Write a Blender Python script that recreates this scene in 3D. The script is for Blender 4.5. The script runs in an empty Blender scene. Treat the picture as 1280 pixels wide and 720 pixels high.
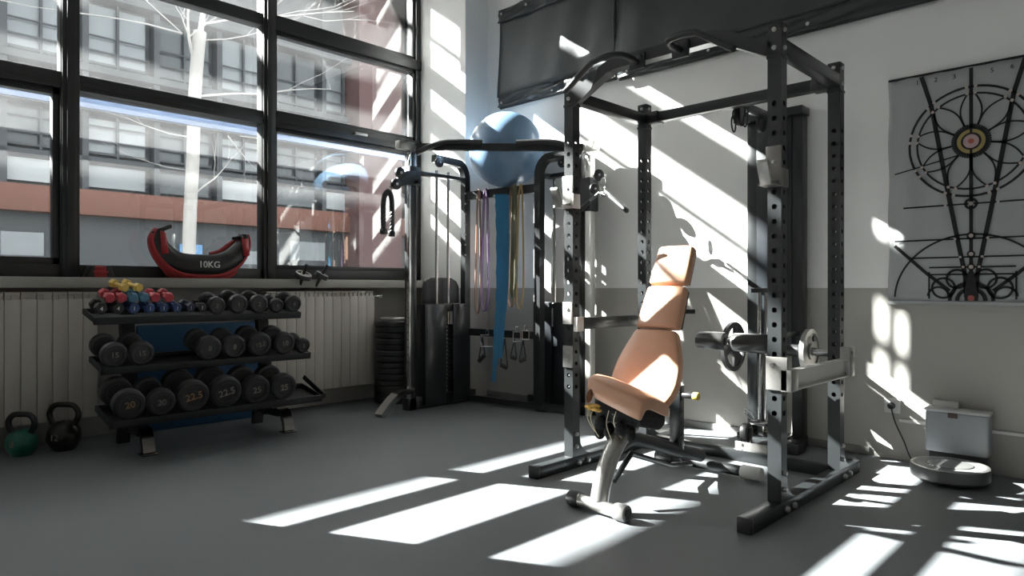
import bpy, bmesh, math, random
from mathutils import Vector, Matrix, Euler
R = random.Random(7)
COL = bpy.context.scene.collection
PI = math.pi
# ---------------------------------------------------------------- camera frame (1280x720, f = 853 px, eye 1 m high)
FPX = 853.0
CA, SA = 0.7189, 0.6951
def at(px, py=None, X=None, Y=None):
    """a measured picture position turned into a point on a plane of the room"""
    t = (px - 640) / FPX
    d = X / (CA + t * SA) if X is not None else Y / (SA - t * CA)
    z = 1 + (360 - py) / FPX * d if py is not None else 0
    return Vector((d * (CA + t * SA), d * (SA - t * CA), z))
def flr(px, py, z=0):
    d = FPX * (1 - z) / (py - 360); l = (px - 640) / FPX * d
    return Vector((d * CA + l * SA, d * SA - l * CA, z))
# ---------------------------------------------------------------- materials
def mat(name, col, rough=.5, metal=0, noise=0, nscale=20, bump=0, bscale=60, coat=0, spec=None, trans=0):
    m = bpy.data.materials.new(name); m.use_nodes = True
    nt = m.node_tree; b = nt.nodes['Principled BSDF']
    c = (*col, 1)
    b.inputs['Base Color'].default_value = c
    b.inputs['Roughness'].default_value = rough
    b.inputs['Metallic'].default_value = metal
    if coat: b.inputs['Coat Weight'].default_value = coat; b.inputs['Coat Roughness'].default_value = .12
    if spec is not None: b.inputs['Specular IOR Level'].default_value = spec
    tc = nt.nodes.new('ShaderNodeTexCoord')
    n = nt.nodes.new('ShaderNodeTexNoise'); n.inputs['Scale'].default_value = nscale; n.inputs['Detail'].default_value = 4
    nt.links.new(tc.outputs['Object'], n.inputs['Vector'])
    mx = nt.nodes.new('ShaderNodeMix'); mx.data_type = 'RGBA'
    k = noise if noise else .04
    mx.inputs['A'].default_value = (*[v * (1 - k) for v in col], 1)
    mx.inputs['B'].default_value = (*[min(1, v * (1 + k)) for v in col], 1)
    nt.links.new(n.outputs['Fac'], mx.inputs['Factor'])
    nt.links.new(mx.outputs['Result'], b.inputs['Base Color'])
    if bump:
        n2 = nt.nodes.new('ShaderNodeTexNoise'); n2.inputs['Scale'].default_value = bscale; n2.inputs['Detail'].default_value = 6
        nt.links.new(tc.outputs['Object'], n2.inputs['Vector'])
        bp = nt.nodes.new('ShaderNodeBump'); bp.inputs['Strength'].default_value = bump; bp.inputs['Distance'].default_value = .01
        nt.links.new(n2.outputs['Fac'], bp.inputs['Height']); nt.links.new(bp.outputs['Normal'], b.inputs['Normal'])
    return m
BLK = mat('black_gloss_steel', (.018, .02, .021), .32, .1, .1, coat=.25)
BLKM = mat('black_matt_steel', (.016, .018, .019), .5, .1, .15)
CHR = mat('chrome', (.62, .62, .61), .16, 1)
STL = mat('brushed_steel', (.42, .41, .39), .38, .9, .12, 60)
DCH = mat('dark_chrome', (.2, .195, .19), .22, 1)
DST = mat('dull_steel', (.22, .21, .2), .4, .8, .15, 40)
ALU = mat('cast_aluminium', (.7, .69, .66), .45, .6)
BLT = mat('zinc_bolt', (.55, .55, .53), .35, .8)
RUB = mat('black_rubber', (.03, .03, .031), .36, 0, .25, 40, .15, 200)
RUBH = mat('dumbbell_rubber', (.022, .022, .023), .42, 0, .2, 30, .1, 150)
PLS = mat('black_plastic', (.015, .015, .016), .38)
SHR = mat('shroud_plastic', (.014, .017, .02), .3, 0, .1, coat=.15)
TAN = mat('tan_leatherette', (.58, .31, .19), .42, 0, .1, 12, .08, 300, coat=.1)
TAND = mat('tan_piping', (.22, .085, .04), .5, 0, .1)
FOAM = mat('yellow_foam', (.75, .45, .12), .9, 0, .4, 60, .5, 90)
THR = mat('white_thread', (.75, .68, .5), .8)
LIN = mat('torn_black_lining', (.012, .012, .013), .85, 0, .5, 60, .8, 60)
FRM = mat('window_frame_paint', (.02, .021, .021), .4, 0, .1)
CLOTH = mat('tarp_cloth', (.033, .037, .038), .55, 0, .15, 8, .25, 14)
HEM = mat('tarp_hem', (.025, .028, .03), .38, 0, .3, 12, .6, 22)
RAD = mat('radiator_enamel', (.55, .51, .46), .4, 0, .03)
LINE = mat('tapestry_ink', (.012, .012, .013), .8)
FOAMB = mat('roller_vinyl', (.035, .034, .033), .3, 0, .1, coat=.3)
BALLM = mat('gym_ball_vinyl', (.17, .275, .41), .33, 0, .03, 5, coat=.25)
RED = mat('red_vinyl', (.42, .03, .035), .42, 0, .12)
BAGB = mat('bag_leatherette', (.016, .016, .016), .36, 0, .15, 18, .35, 25)
REDN = mat('red_neoprene', (.46, .045, .06), .55); YEL = mat('yellow_neoprene', (.62, .42, .08), .55)
TEAL = mat('teal_neoprene', (.07, .20, .30), .5); BLU = mat('blue_neoprene', (.02, .055, .16), .5)
NAVY = mat('dark_navy_neoprene', (.012, .02, .05), .5); BLKN = mat('black_neoprene', (.014, .014, .015), .5)
MATB = mat('blue_mat_foam', (.015, .075, .16), .65, 0, .1)
NUM = mat('number_print', (.22, .205, .18), .6); NUMO = mat('bronze_number_print', (.27, .165, .09), .6); WHT = mat('white_print', (.7, .7, .68), .6)
GRN = mat('green_vinyl', (.01, .12, .08), .35, 0, .1, coat=.3)
KET = mat('black_cast_iron', (.014, .013, .012), .3, .2, .2, coat=.4)
WPL = mat('white_plastic', (.62, .62, .6), .4)
GPL = mat('grey_dock_plastic', (.33, .345, .36), .38)
DGP = mat('dark_grey_plastic', (.05, .052, .055), .4); ROBT = mat('robot_lid', (.17, .175, .17), .3, .3); ROBR = mat('robot_lid_disc', (.32, .32, .31), .25, .7)
GREY = mat('grey_padded_fabric', (.07, .07, .072), .6, 0, .15)
PUR = mat('purple_latex', (.14, .075, .16), .5); BLB = mat('blue_latex', (.03, .2, .38), .5); SAL = mat('tan_latex', (.28, .17, .12), .5); YEB = mat('yellow_latex', (.5, .36, .16), .5); OLV = mat('olive_latex', (.13, .13, .07), .5)
BARK = mat('pale_bark', (.42, .40, .375), .8, 0, .15, 4, .4, 10)
LEAF = mat('evergreen_leaf', (.03, .07, .025), .7)
FAC = mat('grey_facade_panel', (.055, .06, .063), .6, 0, .06, 1)
FACD = mat('dark_facade_beam', (.045, .05, .054), .55, 0, .1, 1)
REDB = mat('terracotta_panel', (.17, .075, .052), .7, 0, .12, .6)
REDW = mat('red_brick_render', (.12, .066, .06), .8, 0, .12, .8)
PANE = mat('far_glazing', (.21, .23, .235), .25, 0, .25, .5, coat=.2); PAND = mat('far_glazing_dark', (.07, .08, .083), .2, 0, .4, 1.5); PANL = mat('far_blind', (.42, .44, .44), .6, 0, .1)
PANEB = mat('blue_far_glazing', (.12, .28, .5), .2, 0, .1)
BLUER = mat('pale_blue_rail_paint', (.10, .14, .23), .5, 0, .1, 3)
ASPH = mat('street_asphalt', (.2, .2, .2), .9, 0, .15, 2)

def wallmat(name, hi, lo, zsplit):
    m = mat(name, hi, .75, 0, .02, 3, .05, 120)
    nt = m.node_tree; b = nt.nodes['Principled BSDF']
    g = nt.nodes.new('ShaderNodeNewGeometry'); s = nt.nodes.new('ShaderNodeSeparateXYZ')
    nt.links.new(g.outputs['Position'], s.inputs[0])
    l = nt.nodes.new('ShaderNodeMath'); l.operation = 'LESS_THAN'; l.inputs[1].default_value = zsplit
    nt.links.new(s.outputs['Z'], l.inputs[0])
    mx = nt.nodes.new('ShaderNodeMix'); mx.data_type = 'RGBA'
    src = b.inputs['Base Color'].links[0].from_socket
    nt.links.new(l.outputs[0], mx.inputs['Factor']); nt.links.new(src, mx.inputs['A'])
    mx.inputs['B'].default_value = (*lo, 1)
    nt.links.new(mx.outputs['Result'], b.inputs['Base Color'])
    return m
WALL = wallmat('two_tone_wall_paint', (.80, .795, .775), (.40, .385, .355), 1.0)
WALLW = mat('white_wall_paint', (.7, .69, .67), .75, 0, .02, 3, .05, 120)
SILLM = mat('grey_sill_stone', (.33, .32, .29), .5, 0, .06, 6)
FLOOR = mat('grey_rubber_floor', (.135, .144, .151), .6, 0, .06, 1.5, .12, 180)
def floor_seams():
    nt = FLOOR.node_tree; b = nt.nodes['Principled BSDF']
    n = nt.nodes.new('ShaderNodeTexNoise'); n.inputs['Scale'].default_value = 350; n.inputs['Detail'].default_value = 2
    tc = nt.nodes.new('ShaderNodeTexCoord'); nt.links.new(tc.outputs['Object'], n.inputs['Vector'])
    mr = nt.nodes.new('ShaderNodeMapRange'); mr.inputs['To Min'].default_value = .5; mr.inputs['To Max'].default_value = .72
    nt.links.new(n.outputs['Fac'], mr.inputs['Value']); nt.links.new(mr.outputs[0], b.inputs['Roughness'])
floor_seams()
def glass(name, haze):
    m = bpy.data.materials.new(name); m.use_nodes = True; nt = m.node_tree; nt.nodes.clear()
    o = nt.nodes.new('ShaderNodeOutputMaterial')
    tr = nt.nodes.new('ShaderNodeBsdfTransparent'); tr.inputs[0].default_value = (.93, .95, .95, 1)
    tl = nt.nodes.new('ShaderNodeBsdfTranslucent'); tl.inputs[0].default_value = (.9, .92, .93, 1)
    df = nt.nodes.new('ShaderNodeBsdfDiffuse'); df.inputs[0].default_value = (.8, .82, .83, 1)
    gl = nt.nodes.new('ShaderNodeBsdfGlossy'); gl.inputs['Roughness'].default_value = .0
    fr = nt.nodes.new('ShaderNodeFresnel'); fr.inputs[0].default_value = 1.5
    tc = nt.nodes.new('ShaderNodeTexCoord'); n = nt.nodes.new('ShaderNodeTexNoise'); n.inputs['Scale'].default_value = 2.5; n.inputs['Detail'].default_value = 5
    nt.links.new(tc.outputs['Object'], n.inputs['Vector'])
    mr = nt.nodes.new('ShaderNodeMapRange'); mr.inputs['From Min'].default_value = .3; mr.inputs['From Max'].default_value = .75
    mr.inputs['To Min'].default_value = haze * .6; mr.inputs['To Max'].default_value = haze * 1.5
    nt.links.new(n.outputs['Fac'], mr.inputs['Value'])
    d = nt.nodes.new('ShaderNodeMixShader'); d.inputs[0].default_value = .3
    nt.links.new(tl.outputs[0], d.inputs[1]); nt.links.new(df.outputs[0], d.inputs[2])
    a = nt.nodes.new('ShaderNodeMixShader'); nt.links.new(mr.outputs[0], a.inputs[0])
    nt.links.new(tr.outputs[0], a.inputs[1]); nt.links.new(d.outputs[0], a.inputs[2])
    b = nt.nodes.new('ShaderNodeMixShader'); fm = nt.nodes.new('ShaderNodeMath'); fm.operation = 'MULTIPLY'; fm.inputs[1].default_value = 1.7
    nt.links.new(fr.outputs[0], fm.inputs[0]); nt.links.new(fm.outputs[0], b.inputs[0])
    nt.links.new(a.outputs[0], b.inputs[1]); nt.links.new(gl.outputs[0], b.inputs[2])
    nt.links.new(b.outputs[0], o.inputs[0])
    return m
GLASS = glass('dusty_window_glass', .009)

# ---------------------------------------------------------------- mesh builder
class MB:
    def __init__(s): s.bm = bmesh.new()
    def box(s, x0, x1, y0, y1, z0, z1, bev=0, M=None, seg=2):
        t = bmesh.new(); bmesh.ops.create_cube(t, size=1)
        bmesh.ops.scale(t, vec=(x1 - x0, y1 - y0, z1 - z0), verts=t.verts)
        bmesh.ops.translate(t, vec=((x0 + x1) / 2, (y0 + y1) / 2, (z0 + z1) / 2), verts=t.verts)
        if bev: bmesh.ops.bevel(t, geom=t.edges[:], offset=bev, segments=seg, affect='EDGES', profile=.5)
        s.merge(t, M); return s
    def merge(s, t, M=None):
        if M is not None: bmesh.ops.transform(t, matrix=M, verts=t.verts)
        me = bpy.data.meshes.new('tmp'); t.to_mesh(me); t.free(); s.bm.from_mesh(me); bpy.data.meshes.remove(me)
    def tube(s, pts, r, seg=12, closed=False, flat=None, up=None):
        pts = [Vector(p) for p in pts]; n = len(pts)
        rs = r if isinstance(r, (list, tuple)) else [r] * n
        prev = None; rings = []
        for i, p in enumerate(pts):
            a = pts[(i - 1) % n] if (closed or i) else p; b = pts[(i + 1) % n] if (closed or i < n - 1) else p
            d = (b - a).normalized()
            if prev is None:
                u = Vector(up) if up else (Vector((0, 0, 1)) if abs(d.z) < .9 else Vector((1, 0, 0)))
            else: u = prev
            u = (u - d * u.dot(d)).normalized(); prev = u; v = d.cross(u)
            ring = []
            for k in range(seg):
                an = 2 * PI * k / seg + (PI / seg)
                q = p + u * math.cos(an) * rs[i] * (flat[0] if flat else 1) + v * math.sin(an) * rs[i] * (flat[1] if flat else 1)
                ring.append(s.bm.verts.new(q))
            rings.append(ring)
        m = n if closed else n - 1
        for i in range(m):
            A, B = rings[i], rings[(i + 1) % n]
            for k in range(seg):
                s.bm.faces.new((A[k], A[(k + 1) % seg], B[(k + 1) % seg], B[k]))
        if not closed:
            s.bm.faces.new(rings[0][::-1]); s.bm.faces.new(rings[-1])
        return s
    def sq(s, pts, w, h, up=(0, 0, 1)):
        """square section bar along a path: w across, h along up"""
        k = math.sqrt(2)
        return s.tube(pts, 1, 4, flat=(h / 2 * k, w / 2 * k), up=up)
    def cyl(s, p0, p1, r, seg=20, bev=0):
        p0, p1 = Vector(p0), Vector(p1); d = (p1 - p0)
        if bev:
            L = d.length; u = d / L
            return s.tube([p0, p0 + u * bev * .3, p0 + u * bev, p1 - u * bev, p1 - u * bev * .3, p1], [r - bev, r - bev * .3, r, r, r - bev * .3, r - bev], seg)
        return s.tube([p0, p1], r, seg)
    def lathe(s, prof, o, axis=(0, 0, 1), seg=32):
        """prof: list of (radius, height)"""
        o = Vector(o); a = Vector(axis).normalized(); u = a.orthogonal().normalized(); v = a.cross(u); rings = []
        for (r, h) in prof:
            if r < 1e-5: rings.append([s.bm.verts.new(o + a * h)])
            else: rings.append([s.bm.verts.new(o + a * h + (u * math.cos(2 * PI * k / seg) + v * math.sin(2 * PI * k / seg)) * r) for k in range(seg)])
        for A, B in zip(rings, rings[1:]):
            for k in range(seg):
                q = [A[k % len(A)], A[(k + 1) % len(A)], B[(k + 1) % len(B)], B[k % len(B)]]
                q2 = []
                for w in q:
                    if w not in q2: q2.append(w)
                if len(q2) > 2:
                    try: s.bm.faces.new(q2)
                    except ValueError: pass
        return s
    def prism(s, poly, h, M=None, bev=0):
        """polygon (x, y) extruded 0..h in z, then placed by M"""
        t = bmesh.new(); vs = [t.verts.new((x, y, 0)) for x, y in poly]; f = t.faces.new(vs)
        r = bmesh.ops.extrude_face_region(t, geom=[f]); bmesh.ops.translate(t, vec=(0, 0, h), verts=[e for e in r['geom'] if isinstance(e, bmesh.types.BMVert)])
        if bev: bmesh.ops.bevel(t, geom=t.edges[:], offset=bev, segments=2, affect='EDGES', profile=.5)
        s.merge(t, M); return s
    def sphere(s, c, r, sc=(1, 1, 1), M=None):
        t = bmesh.new(); bmesh.ops.create_uvsphere(t, u_segments=32, v_segments=18, radius=r); bmesh.ops.scale(t, vec=sc, verts=t.verts)
        bmesh.ops.translate(t, vec=c, verts=t.verts); s.merge(t, M); return s
    def build(s, name, m, parent=None, smooth=True, ang=35):
        bmesh.ops.recalc_face_normals(s.bm, faces=s.bm.faces)
        me = bpy.data.meshes.new(name); s.bm.to_mesh(me); s.bm.free()
        me.materials.append(m)
        if smooth:
            me.polygons.foreach_set('use_smooth', [True] * len(me.polygons))
            me.set_sharp_from_angle(angle=math.radians(ang))
        o = bpy.data.objects.new(name, me); COL.objects.link(o)
        if parent is not None:
            o.parent = parent; o.matrix_parent_inverse = Matrix()
            w = wm(parent)
            if w != Matrix(): me.transform(w.inverted())
        return o
def each(mb, name, m, parent, **kw):
    """every loose piece of the builder becomes an object of its own"""
    bm = mb.bm; seen = set(); out = []
    bm.verts.ensure_lookup_table()
    for v0 in bm.verts:
        if v0.index in seen: continue
        st = [v0]; comp = []; seen.add(v0.index)
        while st:
            v = st.pop(); comp.append(v)
            for e in v.link_edges:
                w_ = e.other_vert(v)
                if w_.index not in seen: seen.add(w_.index); st.append(w_)
        n = MB(); mp = {v: n.bm.verts.new(v.co) for v in comp}; fs = set(f for v in comp for f in v.link_faces)
        for f in fs: n.bm.faces.new([mp[v] for v in f.verts])
        out.append(n.build(name, m, parent, **kw))
    bm.free(); return out
def wm(o):
    m = Matrix()
    while o is not None:
        m = o.matrix_basis @ m; o = o.parent
    return m
def thing(name, label, cat, loc=(0, 0, 0), group=None, kind=None):
    o = bpy.data.objects.new(name, None); COL.objects.link(o); o.location = loc; o.empty_display_size = .1
    if label: o['label'] = label
    if cat: o['category'] = cat
    if group: o['group'] = group
    if kind: o['kind'] = kind
    return o
def tag(o, label, cat, group=None):
    o['label'] = label; o['category'] = cat
    if group: o['group'] = group
    return o
def struct(o): o['kind'] = 'structure'; return o
def text(s, size, M, m, parent, name='number', depth=.0012, bold=0):
    cu = bpy.data.curves.new('t', 'FONT'); cu.body = s; cu.size = size; cu.align_x = 'CENTER'; cu.align_y = 'CENTER'; cu.extrude = depth; cu.offset = bold
    to = bpy.data.objects.new('t', cu); COL.objects.link(to)
    dg = bpy.context.evaluated_depsgraph_get(); me = bpy.data.meshes.new_from_object(to.evaluated_get(dg))
    bpy.data.objects.remove(to); me.name = name; me.transform(M); me.materials.clear(); me.materials.append(m)
    o = bpy.data.objects.new(name, me); COL.objects.link(o)
    if parent is not None:
        o.parent = parent; w = wm(parent)
        if w != Matrix(): me.transform(w.inverted())
    return o
def copy_tree(o, parent=None):
    c = o.copy(); COL.objects.link(c)
    if parent is not None: c.parent = parent
    for ch in list(o.children): copy_tree(ch, c)
    return c
def T(x, y, z): return Matrix.Translation((x, y, z))
FACEY = Matrix.Rotation(PI / 2, 4, 'X')                      # text readable from -Y
FACEX = Matrix.Rotation(-PI / 2, 4, 'Z') @ Matrix.Rotation(PI / 2, 4, 'X')   # readable from -X
def arc(c, r, a0, a1, n, u=(1, 0, 0), v=(0, 0, 1)):
    c, u, v = Vector(c), Vector(u), Vector(v)
    return [c + u * r * math.cos(a0 + (a1 - a0) * i / n) + v * r * math.sin(a0 + (a1 - a0) * i / n) for i in range(n + 1)]
def smoothpath(pts, n=6):
    pts = [Vector(p) for p in pts]; out = []
    P = [pts[0] * 2 - pts[1]] + pts + [pts[-1] * 2 - pts[-2]]
    for i in range(1, len(P) - 2):
        a, b, c, d = P[i - 1], P[i], P[i + 1], P[i + 2]
        for k in range(n):
            t = k / n
            out.append(.5 * ((2 * b) + (c - a) * t + (2 * a - 5 * b + 4 * c - d) * t * t + (3 * b - 3 * c + d - a) * t ** 3))
    out.append(pts[-1]); return out

# ================================================================= THE ROOM
XW = 4.43; YP = 4.60; XP = 4.15; YW = 5.25; ZC = 4.75; ZT = 4.38; SILLZ = 1.07
struct(MB().box(-4.5, XW + .3, -3.6, YW + .3, -.12, 0).build('floor', FLOOR, smooth=False))
struct(MB().box(-4.7, XW + .3, -3.8, YW + .35, ZC, ZC + .15).build('ceiling', WALLW, smooth=False))
struct(MB().box(XW, XW + .25, -3.8, YW + .3, 0, ZC).build('wall_right', WALL, smooth=False))
struct(MB().box(-4.75, -4.5, -3.8, YW + .3, 0, ZC).build('wall_back', WALLW, smooth=False))
struct(MB().box(-4.6, XW + .2, -3.8, -3.6, 0, ZC).build('wall_front', WALLW, smooth=False))
w = MB()
w.box(-4.6, XP, YW, YW + .2, 0, 1.0)                       # below the windows
w.box(-4.6, XP, YW, YW + .2, ZT, ZC)                       # above them
w.box(-4.6, -4.4, YW, YW + .2, 1.0, ZT); w.box(-1.0, .02, YW, YW + .2, 1.0, ZT)
struct(w.build('wall_left', WALL, smooth=False))
struct(MB().box(XP, XW, YP, YW + .2, 0, ZC).build('wall_pillar', WALL, smooth=False))
struct(MB().box(-4.5, XP, 5.03, YW + .14, 1.0, SILLZ, .004).build('window_sill', SILLM))
# thin cable trunking low on the right wall
tr = MB(); tr.box(XW - .012, XW, -1.5, 1.14, .222, .238)
struct(tr.build('trim_1', WALLW))
struct(MB().box(XW - .012, XW, 1.3, 4.6, 0, .05, .003).build('baseboard_right', mat('grey_skirting', (.2, .2, .19), .6)))
# windows
def window(n, x0, x1, sash, handle=None, zu=(3.105, 3.20)):
    W = thing('window_%d' % n, None, None, (x0, YW, SILLZ), kind='structure')
    f = MB(); y0, y1 = YW - .005, YW + .15
    ym = YW + .085; f.box(x0, x0 + .055, y0, ym, SILLZ, ZT, .003); f.box(x1 - .055, x1, y0, ym, SILLZ, ZT, .003)
    f.box(x0, x1, y0, y1, SILLZ, SILLZ + .085, .003); f.box(x0, x1, y0, y1, ZT - .05, ZT, .003)
    f.box(x0, x1, y0 - .012, y1, 2.315, 2.42, .003); f.box(x0, x1, y0 - .012, YW + .085, *zu, .003)
    f.box(x0, x1, y0 - .018, y0 + .03, 2.35, 2.385, .003)
    f.build('window_frame', FRM, W)
    rows = [(SILLZ + .085, 2.315), (2.42, zu[0]), (zu[1], ZT - .05)]
    for i, (a, b) in enumerate(rows):
        s_ = sash[i]
        if s_:
            m = MB(); yy0, yy1 = y0 + .02, y0 + .09
            m.box(x0 + .05, x0 + .05 + s_, yy0, yy1, a, b, .003); m.box(x1 - .05 - s_, x1 - .05, yy0, yy1, a, b, .003)
            m.box(x0 + .05, x1 - .05, yy0, yy1, a, a + s_, .003); m.box(x0 + .05, x1 - .05, yy0, yy1, b - s_, b, .003)
            m.build('sash', FRM, W)
        MB().box(x0 + .05, x1 - .05, YW + .075, YW + .081, a, b).build('pane', GLASS, W, smooth=False)
    if handle:
        MB().box(handle[0], handle[0] + .13, y0 - .05, y0 - .03, handle[1], handle[1] + .025, .006).box(handle[0], handle[0] + .03, y0 - .04, y0 + .02, handle[1], handle[1] + .025, .004).build('window_handle', STL, W)
    return W
window(1, .02, 1.215, (.045, .0, 0), None, (3.225, 3.265))
window(2, 1.215, 2.595, (0, 0, 0))
window(3, 2.595, XP, (.035, .035, .035), (3.38, 2.36))
window(4, -4.4, -2.7, (0, 0, 0)); window(5, -2.7, -1.0, (0, 0, 0))  # unseen windows, widened to bounce more sun into the room
# unseen slats and outside boards, added at the windows to shape the sun streaks
W2 = bpy.data.objects['window_2']
for a, b in ((1.62, 2.43), (2.455, 2.478), (2.508, 2.535)):
    MB().box(a, b, YW + .02, YW + .024, 3.36, ZT - .05).build('sun_block_slat', WPL, W2, smooth=False)  # added slats, narrow gaps let sun spots onto the right wall
W1 = bpy.data.objects['window_1']
for a, b in ((2.60, 3.06),):
    MB().box(-.45, .69, YW + .63, YW + .65, a + .46, b + .46).build('sun_block_board', FRM, W1, smooth=False)  # added board out of view, keeps sun off part of the floor
for x in (-.40, .62): MB().box(x, x + .04, YW + .14, YW + .63, 3.5, 3.54).box(x, x + .04, YW + .6, YW + .63, 3.06, 3.75).build('sun_block_bracket', FRM, W1, smooth=False)  # added arms carrying the sun-blocking board
MB().box(3.27, 3.51, YW + .74, YW + .76, 3.93, 4.95).box(3.3, 3.34, YW + .14, YW + .75, 4.4, 4.44).build('sun_block_board', FRM, bpy.data.objects['window_3'], smooth=False)  # added board out of view, keeps sun off the tarp near the corner
# proud mullion covers
mc = MB()
for x in (1.215, 2.595): mc.box(x - .05, x + .05, YW - .03, YW + .09, SILLZ, ZT, .004); mc.box(x - .025, x + .025, YW - .045, YW - .02, SILLZ, ZT, .003)
struct(mc.build('trim_2', FRM))

# ================================================================= OUTSIDE
struct(MB().box(-40, 45, -40, 60, -.4, -.3).build('ground_street', ASPH, smooth=False))
YF = 16.0
B = thing('office_building', 'grey office block across the street with terracotta band and rows of windows', 'building', (6, YF, -.3))
MB().box(-22, 34, YF + .3, YF + 9, -.3, 9.0).build('facade_wall', FAC, B, smooth=False)
MB().box(-22, 34, YF - .05, YF + .35, 2.5, 3.02, .01).build('terracotta_band', REDB, B)
for z0, z1, y in ((4.62, 5.05, .15), (5.45, 5.6, .05), (7.0, 7.4, .15), (8.8, 9.09, .35), (3.62, 3.72, .0)):
    MB().box(-22, 34, YF - y, YF + .35, z0, z1, .01).build('floor_beam', FACD, B, smooth=False)
for i in range(40):
    x = -18 + i * 1.37
    if x > 30: break
    for z0, z1, k in ((3.05, 3.62, 0), (3.74, 4.6, 1), (5.08, 5.44, 2), (5.62, 6.98, 3)):
        g = MB(); g.box(x + .12, x + 1.25, YF + .2, YF + .29, z0 + .06, z1 - .06)
        p = g.build('window_pane', (PAND, PANE, PANE, PANL, PAND)[R.randrange(5)], B, smooth=False)
        if k in (1, 3):
            r = MB(); r.box(x + .1, x + 1.27, YF + .1, YF + .13, z0 + .05, z0 + .10); r.box(x + .1, x + 1.27, YF + .1, YF + .13, z0 + .3, z0 + .34)
            r.box(x + .1, x + 1.27, YF + .1, YF + .13, z0 + .62, z0 + .65); r.box(x + .66, x + .71, YF + .1, YF + .16, z0, z1)
            r.build('rail', FACD, p, smooth=False)
    if x > -8:
        MB().box(x, x + .12, YF, YF + .32, 3.0, 9.0).build('column', FACD, B, smooth=False)
for k, (x, w_, z0, z1, m) in enumerate(((.9, .8, 1.2, 2.2, PANE), (2.6, .7, .4, 2.1, PANE), (5.9, .5, 1.1, 2.0, PANEB), (6.9, .9, .7, 1.9, PANE), (8.6, 1.0, 0.4, 2.2, PANE), (10.8, 1.1, 0.4, 2.2, PANE), (13.4, .4, .2, 1.9, PANE), (15.5, 1.5, .2, 2.1, PANE))):
    g = MB()
    g.box(x, x + w_, YF + .2, YF + .29, z0, z1); g.build('ground_floor_pane', m, B, smooth=False)
    s2 = MB()
    for q in range(2): s2.box(x - .05, x + w_ + .05, YF + .12, YF + .3, z0 + (z1 - z0) * (.33 + .33 * q), z0 + (z1 - z0) * (.4 + .33 * q))
    s2.build('glazing_bar', FACD, B, smooth=False)
for z0, z1 in ((10.42, 10.68), (11.30, 11.37), (11.61, 11.98), (12.10, 12.8)):
    MB().box(-20, 20, YF + .3, YF + .36, z0, z1).build('roof_sun_block_board', FACD, B, smooth=False)  # added boards above the view, cut the sunlight into bands
for k in range(7):
    MB().box(-14.8 + 4.65 * k, -14.74 + 4.65 * k, YF + .37, YF + .43, 9.0, 12.8).build('roof_sun_block_post', FACD, B, smooth=False)  # added posts for the sun-cutting roof boards
# stair tower, part of the same block
MB().box(10.2, 11.6, YF - .5, YF + .3, -.3, 9.0).build('brick_stair_tower', REDW, B, smooth=False)
RAIL = thing('canopy_beam', 'pale blue beam just outside, under the middle window bar', 'beam', (1, 6.05, 0))
MB().box(-2.2, 5.3, 6.03, 6.07, 2.395, 2.52, .004).build('beam_bar', BLUER, RAIL)
for x in (-2.1, 5.2): MB().box(x, x + .05, 6.025, 6.075, -.35, 2.395, .004).build('post', BLUER, RAIL)
# tree
def limb(m, p0, d, L, r, depth, rnd):
    pts = [Vector(p0)]; rs = [r]; dd = Vector(d).normalized()
    n = 5
    for i in range(n):
        dd = (dd + Vector((rnd.uniform(-.22, .22), rnd.uniform(-.22, .22), rnd.uniform(-.1, .2)))).normalized()
        pts.append(pts[-1] + dd * L / n); rs.append(r * (1 - .14 * (i + 1)))
    m.tube(pts, rs, 6)
    if depth:
        for i in range(3 if depth > 1 else 3):
            k = rnd.randint(2, n); q = (dd + Vector((rnd.uniform(-1, 1), rnd.uniform(-.8, .8), rnd.uniform(-.2, .8)))).normalized()
            limb(m, pts[k], q, L * .62, rs[k] * .55, depth - 1, rnd)
TR = thing('bare_tree', 'bare pale-barked tree in front of the office block', 'tree', tuple(at(238, Y=10.0)))
tp = [at(235, 365, Y=10), at(236, 330, Y=10), at(238, 260, Y=10), at(241, 200, Y=10), at(243, 130, Y=10), at(247, 70, Y=10), at(250, 40, Y=10)]
tp[0].z = -.32
MB().tube(smoothpath(tp), .088, 14).build('trunk', BARK, TR)
rr = random.Random(3)
for (px, py), d, L, r in (((228, 42), (-1.0, .1, .05), 2.2, .022), ((244, 80), (-.45, .1, 1), .9, .045), ((250, 44), (.05, .2, 1), 2.2, .07), ((256, 50), (1, .2, .1), 1.6, .016),
                          ((242, 172), (-1, .0, -.1), .8, .022), ((246, 240), (.8, .1, .9), .95, .022), ((285, 170), (.6, .2, -.8), .7, .015), ((300, 170), (1, 0, .1), 1.1, .012), ((248, 120), (1, .1, .35), 2.6, .03), ((246, 215), (-1, .1, .1), 1.0, .01), ((252, 30), (1, .3, .6), 2.6, .03), ((380, 20), (1, 0, -.1), 1.8, .012), ((228, 42), (-.8, 0, .8), 1.4, .015)):
    m = MB(); limb(m, at(px, py, Y=10), d, L, r * .62, 3 if L > 1.5 else 2, rr); m.build('branch', BARK, TR)

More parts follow.
